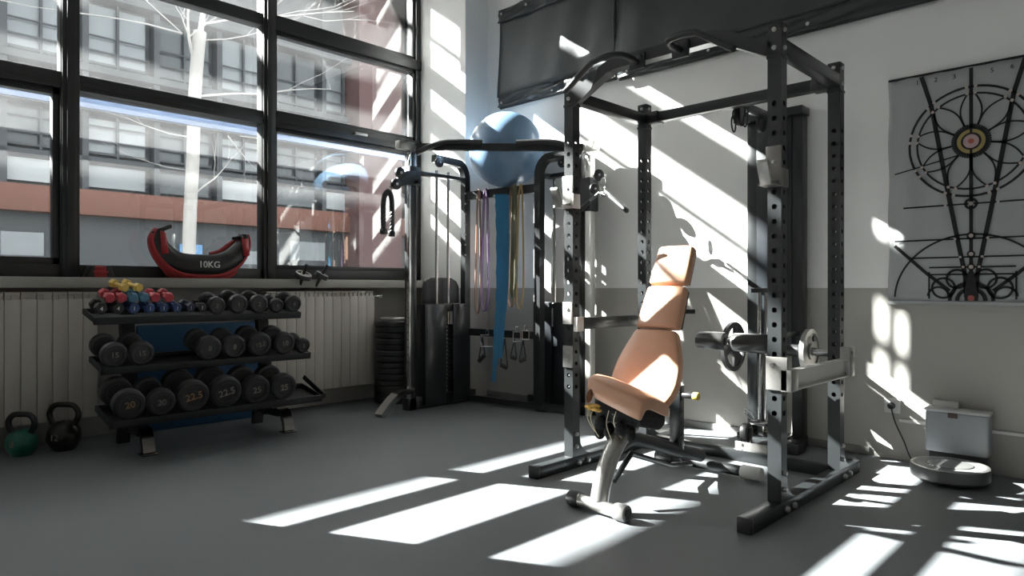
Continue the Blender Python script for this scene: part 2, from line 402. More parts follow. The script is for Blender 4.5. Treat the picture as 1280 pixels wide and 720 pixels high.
# ================================================================= SILL THINGS + RADIATORS
def radiator(x0, n, pitch, label, valve_right):
    t = thing('radiator', label, 'radiator', (x0, 5.0, .15), 'aluminium radiators under the windows')
    m = MB()
    for i in range(n):
        x = x0 + i * pitch
        m.box(x + .0015, x + pitch - .0015, 5.06, 5.075, .16, .93, .002)
        m.box(x + pitch * .3, x + pitch * .7, 5.075, 5.165, .16, .93, .002)
        m.box(x + .002, x + pitch - .002, 5.065, 5.17, .955, .975, .004)
        m.box(x + .004, x + pitch - .004, 5.075, 5.085, .925, .96); m.box(x + pitch * .42, x + pitch * .58, 5.061, 5.14, .925, .96)
    m.box(x0, x0 + n * pitch, 5.08, 5.155, .19, .25, .01).box(x0, x0 + n * pitch, 5.08, 5.155, .86, .92, .01)
    m.build('radiator_body', RAD, t)
    b = MB(); xe = x0 + n * pitch
    for xx in (x0 + .2, xe - .2):
        for zz in (.25, .85): b.box(xx, xx + .03, 5.15, YW - .002, zz, zz + .02)
    b.build('wall_bracket', RAD, t)
    if valve_right:
        v = MB(); v.cyl((xe, 5.11, .93), (xe + .05, 5.11, .93), .014); v.cyl((xe + .05, 5.11, .93), (xe + .1, 5.09, .925), .02, bev=.005)
        v.cyl((xe + .05, 5.11, .93), (xe + .05, YW - .002, .93), .009)
        v.build('valve', CHR, t)
    return t
radiator(at(122, Y=5.06).x - 20 * .083, 20, .083, 'long cream ribbed radiator left of the dumbbell rack', False)
rx1 = at(468, Y=5.06).x
radiator(rx1 - 12 * .083, 12, .083, 'cream ribbed radiator between dumbbell rack and stacked weight plates', True)

# crescent bag
def crescent():
    t = thing('crescent_weight_bag', 'black and red crescent-shaped 10 kg training bag on the window sill', 'weight bag', (2.0, 5.14, SILLZ))
    YB = 5.13
    def P(px, py, dy=0): v = at(px, py, Y=YB + dy); return v
    cl = [P(199, 287), P(196, 300), P(202, 313), P(213, 325), P(228, 332), P(250, 334), P(270, 333), P(287, 326), P(298, 315), P(304, 303), P(304, 293)]
    rs0 = [6, 9.5, 12, 14, 15.5, 16, 15.5, 14, 12, 9, 6]
    path = smoothpath(cl, 5); rs = []
    for i in range(len(cl) - 1):
        for k in range(5): rs.append((rs0[i] + (rs0[i + 1] - rs0[i]) * k / 5) * 5.03 / FPX)
    rs.append(rs0[-1] * 5.03 / FPX)
    m = MB(); m.tube(path, rs, 18); m.build('bag_body', BAGB, t)
    # red outer belly strip: a slightly larger shell hugging the outside
    m = MB(); n = len(path); c0 = P(250, 285)
    rows = []
    for i, p in enumerate(path):
        a = path[max(i - 1, 0)]; b = path[min(i + 1, n - 1)]; d = (b - a).normalized()
        out = (p - c0); out = (out - d * out.dot(d)).normalized(); side = Vector((0, -1, 0))
        row = []
        for k in range(9):
            an = -1.05 + 2.1 * k / 8 + (.12)
            row.append(m.bm.verts.new(p + (out * math.cos(an) + side * math.sin(an) * -1) * (rs[i] + .006)))
        rows.append(row)
    for A, B_ in zip(rows, rows[1:]):
        for k in range(8): m.bm.faces.new((A[k], A[k + 1], B_[k + 1], B_[k]))
    o = m.build('red_belly_strip', RED, t)
    md = o.modifiers.new('s', 'SOLIDIFY'); md.thickness = .005
    m = MB(); m.tube(smoothpath([P(205, 338, .0), P(214, 345), P(250, 350), P(285, 346), P(296, 338)]), [.012] * 25, 8)
    m.build('red_piping', RED, t)
    # handles
    m = MB(); m.cyl(P(190, 292, -.02), P(214, 282, -.02), .016, 14, bev=.006); m.build('handle', PLS, t)
    m = MB(); m.cyl(P(291, 298, .03), P(303, 296, -.06), .015, 14, bev=.006); m.build('handle', PLS, t)
    for q in ([P(196, 289), P(202, 292), P(206, 317), P(197, 318)], [P(297, 299), P(304, 299), P(306, 320), P(299, 321)]):
        m = MB(); vs = []
        for v in q: vs.append(m.bm.verts.new(v + Vector((0, -.075, 0))))
        m.bm.faces.new(vs); o = m.build('strap', RED, t); md = o.modifiers.new('s', 'SOLIDIFY'); md.thickness = .02; md.offset = 0
    text('10KG', .065, Matrix.Translation(P(262, 331, -.1)) @ FACEY, WHT, t, 'weight_marking', .004, .0005)
    m = MB(); m.tube(smoothpath([P(262, 318, .07), P(275, 314, .06), P(286, 306, .05), P(296, 300, .05)]), .018, 8); m.build('rear_strap', RED, t)
crescent()
pb = thing('push_up_block', 'small dark red plastic block on the sill beside the mullion', 'exercise block', (1.35, 5.12, SILLZ))
a = at(106, Y=5.1).x; b = at(141, Y=5.1).x
m = MB(); m.prism([(a + .03, SILLZ), (b - .03, SILLZ), (b - .055, SILLZ + .075), (a + .05, SILLZ + .075)], .12, Matrix(((1, 0, 0, 0), (0, 0, 1, 5.06), (0, 1, 0, 0), (0, 0, 0, 1))), .004)
m.box(a + .035, b - .04, 5.045, 5.065, SILLZ + .03, SILLZ + .042, .003).box(a + .045, b - .05, 5.045, 5.065, SILLZ + .06, SILLZ + .068, .003); m.build('block_body', RED, pb)
for x in (a, b - .045):
    m = MB(); m.prism([(x, SILLZ), (x + .045, SILLZ), (x + (.05 if x == a else .02), SILLZ + .075), (x + (.03 if x == a else -.005), SILLZ + .075)], .13, Matrix(((1, 0, 0, 0), (0, 0, 1, 5.052), (0, 1, 0, 0), (0, 0, 0, 1))), .003); m.build('end_cap', PLS, pb)
# ab wheels
def abwheel(px, py, r, tilt, label, hz):
    c = at(px, py, Y=5.005); c.z = SILLZ + .03; t = thing('ab_wheel', label, 'ab wheel', (c.x, c.y, SILLZ), 'ab wheels by the window')
    M = T(*c) @ Matrix.Rotation(tilt[0], 4, 'X') @ Matrix.Rotation(tilt[1], 4, 'Y')
    def L(prof, name, mt):
        m = MB(); m.lathe(prof, (0, 0, 0), (0, 0, 1), 36); bmesh.ops.transform(m.bm, matrix=M, verts=m.bm.verts); m.build(name, mt, t)
    L([(r * .82, -.016), (r, -.018), (r, .012), (r * .94, .018), (r * .82, .016), (r * .82, -.016)], 'tyre', RUB)
    L([(r * .92, .018), (r * .84, .021), (r * .80, .017), (r * .82, .012), (r * .92, .016)], 'rim_ring', WPL)
    m = MB()
    for k in range(5):
        an = 2 * PI * k / 5; m.box(.015, r * .82, -.01, .01, -.008, .01, .002, Matrix.Rotation(an, 4, 'Z'))
    m.lathe([(.0, .014), (.022, .014), (.022, -.012), (0, -.012)], (0, 0, 0))
    bmesh.ops.transform(m.bm, matrix=M, verts=m.bm.verts); m.build('spokes', WPL if hz > .5 else PLS, t)
    for s_ in (1, -1):
        m = MB(); m.cyl(M @ Vector((0, 0, .012 * s_)), M @ Vector((0, 0, .1 * s_)), .0125, 14, bev=.003); m.build('handle', PLS, t)
abwheel(379, 348, .068, (.45, .08), 'ab wheel with white rim, left one above the radiator', .9)
abwheel(402, 351, .055, (.38, .35), 'smaller all-black ab wheel leaning right above the radiator', .2)

# ================================================================= DUMBBELL RACK
def tierz(px, py, Y): return at(px, py, Y=Y)
RX0, RX1 = 1.19, 2.53
RK = thing('dumbbell_rack', 'three-tier black dumbbell rack in front of the low window wall', 'dumbbell rack', ((RX0 + RX1) / 2, 4.6, 0))
TIERS = [(4.60, .822, .26, .20), (4.46, .535, .26, .20), (4.30, .245, .30, .20)]   # y front, z front lip, depth, tilt
def tier_M(y, z, tilt): return T(0, y, z) @ Matrix.Rotation(tilt, 4, 'X')
for y, z, dp, tl in TIERS:
    M = tier_M(y, z, tl); m = MB()
    ex = .0 if z > .3 else -.0
    m.box(RX0, RX1, 0, .022, -.045, .0, .002, M); m.box(RX0, RX1, dp - .022, dp, -.03, .0, .002, M); m.box(RX0 + .01, RX1 - .01, 0, dp, -.035, -.03, 0, M)
    m.box(RX0, RX0 + .012, 0, dp, -.035, .0, .002, M); m.box(RX1 - .012, RX1, 0, dp, -.035, .0, .002, M)
    m.build('shelf', BLKM, RK)
for x in (1.385, 2.285):
    m = MB(); m.sq([(x + .04, 4.70, .09), (x + .04, 4.82, .845)], .08, .05, up=(0, 1, 0)); m.build('upright', BLKM, RK)
    m = MB(); m.sq([(x + .04, 4.50, .125), (x + .04, 4.88, .125)], .07, .05); m.sq([(x + .04, 4.86, .125), (x + .04, 4.88, .0)], .07, .04, up=(0, 1, 0)); m.build('base_arm', BLKM, RK)
    yy = 4.47 if x < 2 else 4.45
    m = MB(); m.sq(smoothpath([(x + .04, 4.54, .145), (x + .04, 4.46, .13), (x + .04, 4.42, .07), (x + .04, 4.405, .012)], 4), .07, .035, up=(0, 1, 0)); m.build('curved_foot', DCH, RK)
    m = MB(); m.box(x - .005, x + .085, 4.37, 4.45, 0, .012, .003); m.build('foot_plate', DCH, RK)
# end bracket triangle on right
m = MB(); m.sq([(RX1 - .01, 4.31, .245), (RX1 + .02, 4.31, .235), (RX1 + .02, 4.60, .345)], .012, .03); m.build('end_bracket', BLKM, RK)
# dumbbells
def dumb(px, py, rpx, tier, txt, label, L=.25, nm=NUM, group=None, tsz=None):
    y, z, dp, tl = TIERS[tier]; yf = y - .035
    f = at(px, py, Y=yf); d = f.x * CA + f.y * SA; r = rpx / FPX * d
    ax = Vector((0, math.cos(tl), math.sin(tl)))
    # rest the heads on the tier lip
    f.z = max(f.z, z + r * 1.0 + .001) if tier != 9 else f.z
    f.z = z + r / math.cos(tl) - .035 * math.tan(tl) + .004
    t = thing('dumbbell', label, 'dumbbell', (f.x, y + .02, z + .002), group)
    hl = max(.055, r * .85)
    for k, (o0, o1) in enumerate(((0, hl), (L - hl, L))):
        m = MB(); b = .012
        pr = [(0, o0 + .006), (r * .62, o0 + .006), (r * .66, o0), (r - b, o0), (r, o0 + b), (r, o1 - b), (r - b, o1), (.03, o1), (0, o1)]
        m.lathe(pr, f, ax, 32); m.build('weight_head', RUBH, t)
    m = MB(); a = f + ax * (hl - .005); b2 = f + ax * (L - hl + .005); mid = (a + b2) / 2
    m.tube([a, a.lerp(mid, .5), mid, b2.lerp(mid, .5), b2], [.013, .0165, .0175, .0165, .013], 16); m.build('handle', CHR, t)
    if txt:
        M = Matrix.Translation(f - ax * .001) @ Matrix.Rotation(tl, 4, 'X') @ FACEY @ Matrix.Rotation(R.uniform(-.15, .25), 4, 'Z')
        M = Matrix.Translation(ax * .005) @ M
        text(txt, tsz or r * .62, M, nm, t, 'number', .003, .0006)
    return t
G1, G2, G3 = 'round dumbbells on the top tier', 'round dumbbells on the middle tier', 'large dumbbells on the bottom tier'
dumb(272, 379, 11, 0, '2', 'round black dumbbell on the top tier, first right of the hex dumbbells', .2, group=G1)
dumb(299, 378, 12, 0, '1', 'round black dumbbell on top tier, second right of the hex dumbbells', .21, group=G1)
dumb(325, 379, 11.5, 0, '2', 'round black dumbbell at the middle of the five on top tier', .21, group=G1)
dumb(347, 380, 9, 0, '4', 'smallest round black dumbbell on top tier, second from its right end', .18, group=G1)
dumb(368, 379, 10.5, 0, '4', 'round black dumbbell at the right end of the top tier', .2, group=G1)
dumb(144, 432, 15.5, 1, '15', 'round black dumbbell at the left end of the middle tier', .27, group=G2)
dumb(178, 433, 15, 1, '15', 'round black dumbbell second from left on middle tier, before the gap', .27, group=G2)
dumb(263, 430, 15, 1, '8', 'round black dumbbell just right of the gap on the middle tier', .26, group=G2)
dumb(294, 430, 14.5, 1, '8', 'round black dumbbell second right of the gap on middle tier', .26, group=G2)
dumb(326, 428, 15, 1, '12.5', 'round black 12.5 dumbbell on the middle tier', .26, group=G2, tsz=.04)
dumb(357, 428, 14, 1, '10', 'round black dumbbell second from right end on middle tier', .25, group=G2)
dumb(380, 431, 9.5, 1, '2', 'small round black dumbbell at the right end of the middle tier', .2, group=G2)
dumb(163, 503, 19, 2, '20', 'large black dumbbell at the left end of the bottom tier', .31, NUMO, G3)
dumb(203, 499, 17, 2, '20', 'large black dumbbell second from left on the bottom tier', .3, NUM, G3)
dumb(243, 495, 19.5, 2, '22.5', 'large black dumbbell with bronze number, third on the bottom tier', .32, NUMO, G3, .06)
dumb(284, 491, 19.5, 2, '22.5', 'large black dumbbell with grey 22.5, fourth on the bottom tier', .32, NUM, G3, .06)
dumb(322, 488, 17.5, 2, '25', 'large black dumbbell marked 25, second from right on bottom tier', .3, NUM, G3)
dumb(356, 485, 16.5, 2, '25', 'large black dumbbell at the right end of the bottom tier', .3, NUM, G3)
# hex dumbbells in a pile
def hexd(px, py, layer, m_, label, txt=None, r=.034, yaw=0):
    YF_ = 4.585
    f = at(px, py, Y=YF_ + layer * .02)
    ztier = .822 + .02
    f.z = ztier + r * .9 + layer * .066
    ax = Vector((math.sin(yaw), math.cos(yaw), .2 if layer == 0 else .24)).normalized()
    t = thing('hex_dumbbell', label, 'dumbbell', (f.x, f.y, f.z - r), 'small hex dumbbells piled on the top tier')
    L = .15; hl = .042
    for o0 in (0, L - hl):
        m = MB(); m.lathe([(0, o0), (r * .85, o0), (r, o0 + .006), (r, o0 + hl - .006), (r * .8, o0 + hl), (0, o0 + hl)], f, ax, 6)
        rot = Matrix.Translation(f) @ Matrix.Rotation(R.uniform(-.3, .3), 4, ax) @ Matrix.Translation(-f)
        bmesh.ops.transform(m.bm, matrix=rot, verts=m.bm.verts); m.build('hex_head', m_, t, ang=20)
    m = MB(); m.cyl(f + ax * .03, f + ax * (L - .03), .014, 12); m.build('handle', m_, t)
    if txt: text(txt, .035, Matrix.Translation(f - ax * .001) @ Matrix.Rotation(.2, 4, 'X') @ FACEY, WHT, t, 'number', .001)
    return t
row0 = [(127, BLKN, 'black hex dumbbell at the far left end of the pile, bottom layer', '4', .036), (148, BLKN, 'black hex dumbbell second from left in the pile, bottom layer', '4', .036),
        (168, BLU, 'blue hex dumbbell under the teal ones, bottom layer', '1', .034), (188, BLU, 'blue hex dumbbell just right of the teal ones, bottom layer', '1', .032), (205, BLU, 'blue hex dumbbell under the right-hand red pair, bottom layer', '1', .032),
        (222, BLU, 'blue hex dumbbell at the right end of the blue ones', '1', .031), (239, NAVY, 'dark navy hex dumbbell beside the blue ones, bottom layer', '1', .031), (253, BLKN, 'black hex dumbbell between navy one and round dumbbells', '1', .031)]
for px, m_, lb, tx, r in row0: hexd(px, 384, 0, m_, lb, tx, r)
for px, m_, lb in ((138, REDN, 'red hex dumbbell leftmost in the middle layer of the pile'), (153, REDN, 'red hex dumbbell left of the teal ones, middle layer'), (167, TEAL, 'teal hex dumbbell left one of the teal pair'),
                   (181, TEAL, 'teal hex dumbbell right one of the teal pair'), (195, REDN, 'red hex dumbbell just right of the teal pair'), (212, REDN, 'red hex dumbbell at the right end of the middle layer')):
    hexd(px, 371, 1, m_, lb, None, .032)
hexd(157, 360, 2, YEL, 'yellow hex dumbbell on top of the pile, left one', None, .028, -.25)
hexd(175, 362, 2, YEL, 'yellow hex dumbbell on top of the pile, right one', None, .028, -.35)
# blue mat folded behind the rack, a second one lying under it
m = MB(); m.box(1.58, 2.49, 5.10, 5.15, 0.0, .74, .012); o = m.build('exercise_mat', MATB); tag(o, 'dark blue exercise mat standing upright behind the dumbbell rack', 'exercise mat')
# kettlebells
def kettle(px, py, r, m_body, m_h, label, hh):
    c = flr(px, py); t = thing('kettlebell', label, 'kettlebell', (c.x, c.y, 0), 'kettlebells under the left radiator')
    cc = Vector((c.x, c.y, r * .93))
    m = MB(); m.lathe([(0, -r * .93), (r * .6, -r * .93), (r * .82, -r * .6), (r, -.02), (r * .95, r * .3), (r * .75, r * .68), (r * .4, r * .9), (0, r * .98)], cc, (0, 0, 1), 28); m.build('body', m_body, t)
    u = Vector((SA, -CA, 0)); b = cc.z
    pts = [cc + u * s_ * x + Vector((0, 0, z)) for s_, x, z in ((-1, r * .55, r * .55), (-1, r * .86, r * 1.05), (-1, r * .92, r * 1.5), (-1, r * .6, r * 1.5 + hh), (0, 0, r * 1.56 + hh), (1, r * .6, r * 1.5 + hh), (1, r * .92, r * 1.5), (1, r * .86, r * 1.05), (1, r * .55, r * .55))]
    m = MB(); m.tube(smoothpath(pts, 5), .0165, 12); m.build('handle', m_h, t)
    text('8' if m_body is GRN else '12', .05, Matrix.Translation(cc + Vector((-CA, -SA, 0)) * r * .99) @ Matrix.Rotation(math.atan2(SA, CA) - PI / 2, 4, 'Z') @ FACEY, WHT if 0 else NUM, t, 'number', .004)
kettle(27, 569, .084, GRN, BLKM, 'green-bodied kettlebell with black handle on the floor', .035)
kettle(80, 562, .096, KET, KET, 'larger glossy black kettlebell beside the green one', .04)

# ================================================================= POWER CAGE
UX = [(2.94, 3.00), (3.67, 3.73)]; UY = [(1.218, 1.279), (2.376, 2.437)]
BX0, BX1 = 2.65, 3.97
CG = thing('power_cage', 'black steel power cage with pull-up grips around the tan bench', 'power rack', (3.3, 1.83, 0))
def holed(m, x0, x1, y0, y1, z0, z1, ha, hb, pitch=.0645, r=.0125):
    """square post with a hole in every cell between ha and hb on all four sides"""
    zs = [z0]; z = ha
    cells = []
    while z + pitch <= hb: cells.append((z, z + pitch)); z += pitch
    segs = [(z0, cells[0][0], 0)] + [(a, b, 1) for a, b in cells] + [(cells[-1][1], z1, 0)]
    bm = m.bm
    for (ax, ay, bx, by) in ((x0, y0, x1, y0), (x1, y0, x1, y1), (x1, y1, x0, y1), (x0, y1, x0, y0)):
        A = Vector((ax, ay, 0)); D = Vector((bx - ax, by - ay, 0)); W = D.length; D = D / W
        def V(u, z): return bm.verts.new(A + D * u + Vector((0, 0, z)))
        for a, b, h in segs:
            if not h: bm.faces.new((V(0, a), V(W, a), V(W, b), V(0, b))); continue
            mz = (a + b) / 2; outer = [(W, mz), (W, b), (W / 2, b), (0, b), (0, mz), (0, a), (W / 2, a), (W, a)]
            inner = [(W / 2 + r * math.cos(k * PI / 4), mz + r * math.sin(k * PI / 4)) for k in range(8)]
            O = [V(*q) for q in outer]; I = [V(*q) for q in inner]
            nrm = Vector((D.y, -D.x, 0)); J = [bm.verts.new(v.co - nrm * .003) for v in I]
            for k in range(8):
                bm.faces.new((O[k], O[(k + 1) % 8], I[(k + 1) % 8], I[k])); bm.faces.new((I[k], I[(k + 1) % 8], J[(k + 1) % 8], J[k]))
    bm.faces.new([bm.verts.new(v) for v in ((x0, y0, z1), (x1, y0, z1), (x1, y1, z1), (x0, y1, z1))])
def bolt(m, p, ax, r=.011, h=.01):
    p = Vector(p); ax = Vector(ax); m.lathe([(0, h), (r * .7, h), (r, h * .6), (r, 0), (0, 0)], p, ax, 8)
ups = {}
for j, (y0, y1) in enumerate(UY):
    for i, (x0, x1) in enumerate(UX):
        m = MB(); holed(m, x0, x1, y0, y1, .065, 2.15, .42, 1.87); u = m.build('upright', BLK, CG, ang=50); ups[i, j] = u
        b = MB()
        for zz in (2.13, 2.05): bolt(b, (x0, (y0 + y1) / 2, zz), (-1, 0, 0)); bolt(b, ((x0 + x1) / 2, y0, zz), (0, -1, 0))
        for zz in (.12, .19): bolt(b, ((x0 + x1) / 2, y0, zz), (0, -1, 0), .012, .014)
        bolt(b, ((x0 + x1) / 2 + .02, y0 - .002, .03), (0, -1, 0), .014, .016); bolt(b, ((x0 + x1) / 2 + .1, y0 - .002, .03), (0, -1, 0), .014, .016)
        b.bm.verts.index_update(); each(b, 'bolt', BLT, u)
        g = MB()   # gusset at the foot
        fr = [(x1, .065), (x1 + .10, .065)] + [(x1 + .1 - .095 * math.sin(a), .07 + .095 * (1 - math.cos(a))) for a in (.4, .8, 1.2, 1.57)] + [(x1, .17)]
        g.prism(fr, .006, Matrix(((1, 0, 0, 0), (0, 0, 1, y0 + .001), (0, 1, 0, 0), (0, 0, 0, 1))))
        g.build('gusset', BLK, CG)
        c = MB(); c.box(x0 - .003, x1 + .003, y0 - .003, y1 + .003, 2.13, 2.16, .008); c.build('end_cap', PLS, CG)
        # top collar plates
        c = MB(); c.box(x0 - .004, x1 + .004, y0 - .004, y1 + .004, 2.005, 2.02, .002); c.build('collar', BLK, CG)
    m = MB(); m.box(BX0, BX1, y0, y1, 0, .065, .003); s = m.build('base_rail', BLK, CG)
    m = MB(); m.box(BX0 - .006, BX0 + .02, y0 - .002, y1 + .002, -.0, .067, .006); m.build('rail_end_cap', PLS, s); m = MB(); m.box(BX1 - .02, BX1 + .006, y0 - .002, y1 + .002, 0, .067, .006); m.build('rail_end_cap', PLS, s)
    m = MB(); m.box(3.0, 3.67, y0, y1, 2.035, 2.095, .003); m.build('top_side_rail', BLK, CG)
m = MB(); m.box(3.735, 3.79, UY[0][1], UY[1][0], .003, .065, .003); m.build('rear_base_rail', BLK, CG)
m = MB(); m.box(3.672, 3.728, UY[0][1], UY[1][0], 2.035, 2.095, .003); m.build('top_rear_rail', BLK, CG)
for y in (1.32, 2.33):
    m = MB(); m.box(3.66, 3.74, y - .04, y + .04, 2.03, 2.1, .003); bolt(m, (3.66, y, 2.065), (-1, 0, 0)); m.build('bracket', BLKM, CG)
# arched pull-up beam
pts = [(2.97, 1.275, 2.05), (2.97, 1.50, 2.165), (2.97, 1.56, 2.178), (2.97, 2.10, 2.178), (2.97, 2.16, 2.165), (2.97, 2.38, 2.05)]
m = MB(); m.sq(pts, .06, .06, up=(0, 0, 1)); m.build('arched_crossbeam', BLK, CG)
m = MB(); m.prism([(2.375, 2.15), (2.375, 2.0), (2.36, 2.0), (2.25, 2.07), (2.2, 2.16), (2.3, 2.12)], .004, Matrix(((0, 0, 1, 2.936), (1, 0, 0, 0), (0, 1, 0, 0), (0, 0, 0, 1)))); m.build('beam_gusset', BLK, CG)
for s_ in (1, -1):
    def q(x, y, z): return (x, 1.827 + s_ * (y - 1.827), z)
    p = smoothpath([q(2.94, 1.95, 2.145), q(2.86, 1.945, 2.15), q(2.795, 1.965, 2.155), q(2.775, 2.03, 2.155), q(2.775, 2.10, 2.15), q(2.775, 2.14, 2.135), q(2.775, 2.30, 2.03)], 6)
    m = MB(); m.tube(p, .0165, 14); g = m.build('pull_up_grip', BLKM, CG)
    m = MB(); m.box(2.925, 2.94, q(0, 1.905, 0)[1] if s_ > 0 else q(0, 1.995, 0)[1], q(0, 1.995, 0)[1] if s_ > 0 else q(0, 1.905, 0)[1], 2.11, 2.19, .003); bolt(m, q(2.925, 1.93, 2.165), (-1, 0, 0), .014); m.build('grip_bracket', BLKM, g)
# J cups
def jcup(y0, y1, side, sc, m_):
    m = MB()
    m.box(2.929, 2.94, y0 - .004, y1 + .004, 1.44, 1.62, .002)                 # front plate
    m.box(2.93, 2.99, y0 - .012, y0 - .003, 1.44, 1.52, .002)                  # side plate
    m.box(2.85, 2.935, y0 - .004, y1 + .004, 1.44, 1.452, .002)                # tray
    o = m.build('j_cup', m_, CG)
    m = MB()
    M = Matrix(((1, 0, 0, 0), (0, 0, 1, y0 + .006), (0, 1, 0, 0), (0, 0, 0, 1)))
    m.prism([(2.85, 1.44), (2.862, 1.44), (2.835, 1.535), (2.815, 1.545), (2.812, 1.53)], y1 - y0 - .012, M, .002)
    m.prism([(2.85, 1.44), (2.935, 1.44), (2.935, 1.47), (2.87, 1.455)], y1 - y0 - .012, M, .001)
    m.build('hook_lip', STL, o)
    m = MB(); bolt(m, (2.929, (y0 + y1) / 2, 1.55), (-1, 0, 0), .009, .006); m.build('bolt', BLT, o)
jcup(*UY[0], 1, 1, DST); jcup(*UY[1], 1, 1, ALU)
# safety arms
y = UY[0][0]
m = MB(); m.box(2.99, 3.70, y - .026, y - .004, .555, .64, .002); m.box(2.99, 3.7, y - .045, y - .004, .553, .560, .002); m.box(2.99, 3.70, y - .045, y - .004, .636, .643, .002); o = m.build('safety_bar', ALU, CG)
m = MB(); m.box(2.928, 2.94, y - .03, UY[0][1] + .003, .555, .70, .002); m.box(2.928, 3.005, y - .048, y - .002, .552, .646, .002); bolt(m, (2.928, y + .035, .665), (-1, 0, 0), .012, .008); m.build('end_bracket', STL, o)
m = MB(); m.box(3.66, 3.735, y - .05, y - .002, .55, .70, .002); bolt(m, (3.69, y - .05, .665), (0, -1, 0), .014, .01); m.build('end_bracket', STL, o)
y = UY[1][0]
m = MB(); m.box(3.0, 3.68, y - .028, y - .004, .77, .835, .002); m.box(3.0, 3.68, y - .045, y - .004, .83, .837, .002); o = m.build('safety_bar', DCH, CG)
m = MB(); m.box(2.928, 2.94, y + .0, UY[1][1] + .002, .80, .92, .002); bolt(m, (2.928, y + .03, .885), (-1, 0, 0), .012, .008); m.box(2.94, 3.0, y - .03, y - .003, .76, .84, .002); m.build('end_bracket', ALU, o)
m = MB(); m.box(2.929, 2.94, y + .0, UY[1][1] + .002, .56, .68, .002)
for zz in (.60, .65): bolt(m, (2.929, y + .03, zz), (-1, 0, 0), .014, .004)
m.build('dip_plate', STL, CG)

# ================================================================= LAT TOWER behind the cage
LT = thing('lat_pulldown_tower', 'tall plate-loaded black pulley tower between cage and right wall', 'pulley tower', (4.2, 1.76, 0))
yl0, yl1 = 1.60, 1.93
m = MB(); m.box(4.34, 4.42, 1.955, 2.025, 0, 2.11, .003); m.build('rear_post', BLK, LT)
m = MB(); m.box(4.34, 4.42, 1.665, 1.73, 0, 2.13, .003); m.build('rear_post', BLK, LT)
m = MB(); m.box(4.335, 4.345, 1.73, 1.96, .60, 2.11, .002); m.build('shroud_panel', SHR, LT)
m = MB(); m.box(4.30, 4.42, 1.65, 2.04, 2.09, 2.14, .004); m.build('top_plate', BLK, LT)
for yy in (1.885, 1.843):
    m = MB(); m.cyl((4.22, yy, .14), (4.22, yy, 1.0), .0125, 14); m.build('guide_rod', CHR, LT)
m = MB(); m.box(4.19, 4.34, 1.80, 1.93, .97, 1.0, .003); m.build('rod_clamp', BLK, LT)
m = MB(); m.box(3.816, 4.42, 1.72, 1.79, 0.003, .07, .003); m.box(4.10, 4.22, 1.60, 1.98, 0, .065, .003); m.box(4.2, 4.42, 1.66, 1.74, 0, .065, .003); m.box(4.2, 4.42, 1.95, 2.03, 0, .065, .003); m.build('base_frame', BLK, LT)
m = MB(); m.box(3.803, 3.815, 1.62, 1.85, .004, .10, .003); bolt(m, (3.803, 1.66, .085), (-1, 0, 0), .01, .006); bolt(m, (3.803, 1.81, .085), (-1, 0, 0), .01, .006); m.build('joining_plate', STL, LT)
m = MB(); m.box(4.17, 4.27, 1.80, 1.93, .13, .16, .004); m.box(4.18, 4.2, 1.85, 1.88, .06, .14); m.build('rod_foot', CHR, LT)
m = MB(); m.box(3.735, 4.36, 1.79, 1.835, 2.05, 2.09, .003); m.build('top_arm', BLK, LT)
c = at(925, 148, X=3.8)
m = MB(); m.cyl((3.80, c.y - .012, 1.99), (3.80, c.y + .012, 1.99), .045, 24, bev=.004); m.build('pulley_wheel', PLS, LT); m = MB(); m.cyl((4.08, c.y - .012, 2.0), (4.08, c.y + .012, 2.0), .045, 24, bev=.004); m.build('pulley_wheel', PLS, LT)
m = MB(); m.box(3.76, 3.84, c.y - .02, c.y - .014, 1.96, 2.05); m.box(3.76, 3.84, c.y + .014, c.y + .02, 1.96, 2.05); m.cyl((3.84, c.y, 2.035), (4.08, c.y, 2.043), .003, 6); m.build('pulley_bracket', BLK, LT)
# weight carriage
m = MB(); m.box(4.04, 4.26, 1.80, 1.93, .60, .68, .003); cr = m.build('weight_carriage', BLKM, LT)
m = MB(); m.cyl((4.0, 2.02, .637), (4.0, 1.30, .637), .024, 16, bev=.003); m.box(3.99, 4.1, 1.80, 1.90, .61, .66, .002); m.build('loading_bar', CHR, LT)
m = MB(); m.cyl((4.0, 1.55, .637), (4.0, 1.62, .637), .034, 16); m.build('bar_collar', PLS, LT)
# leg rollers on their stem
c0 = at(889, 434, X=3.42); c1 = at(940, 434, X=3.34)
pr0, pr1 = at(873, 433, X=3.42), at(907, 433, X=3.42)
qr0, qr1 = at(917, 434, X=3.42), at(962, 434, X=3.42)
zz = .714
for (a_, b_) in ((pr0, pr1), (qr0, qr1)):
    a_.z = b_.z = zz; m = MB(); m.cyl(a_, b_, .049, 28, bev=.012); ro = m.build('thigh_roller', FOAMB, LT)
    m = MB(); m.cyl(b_, b_ + Vector((0, -.006, 0)), .024, 16); m.build('roller_cap', PLS, ro)
m = MB(); a_ = pr0.copy(); b_ = qr1.copy(); m.cyl(a_, b_, .014, 12); m.box(3.40, 4.34, (pr1.y + qr0.y) / 2 - .012, (pr1.y + qr0.y) / 2 + .012, .70, .73, .002); m.build('roller_axle', CHR, LT)
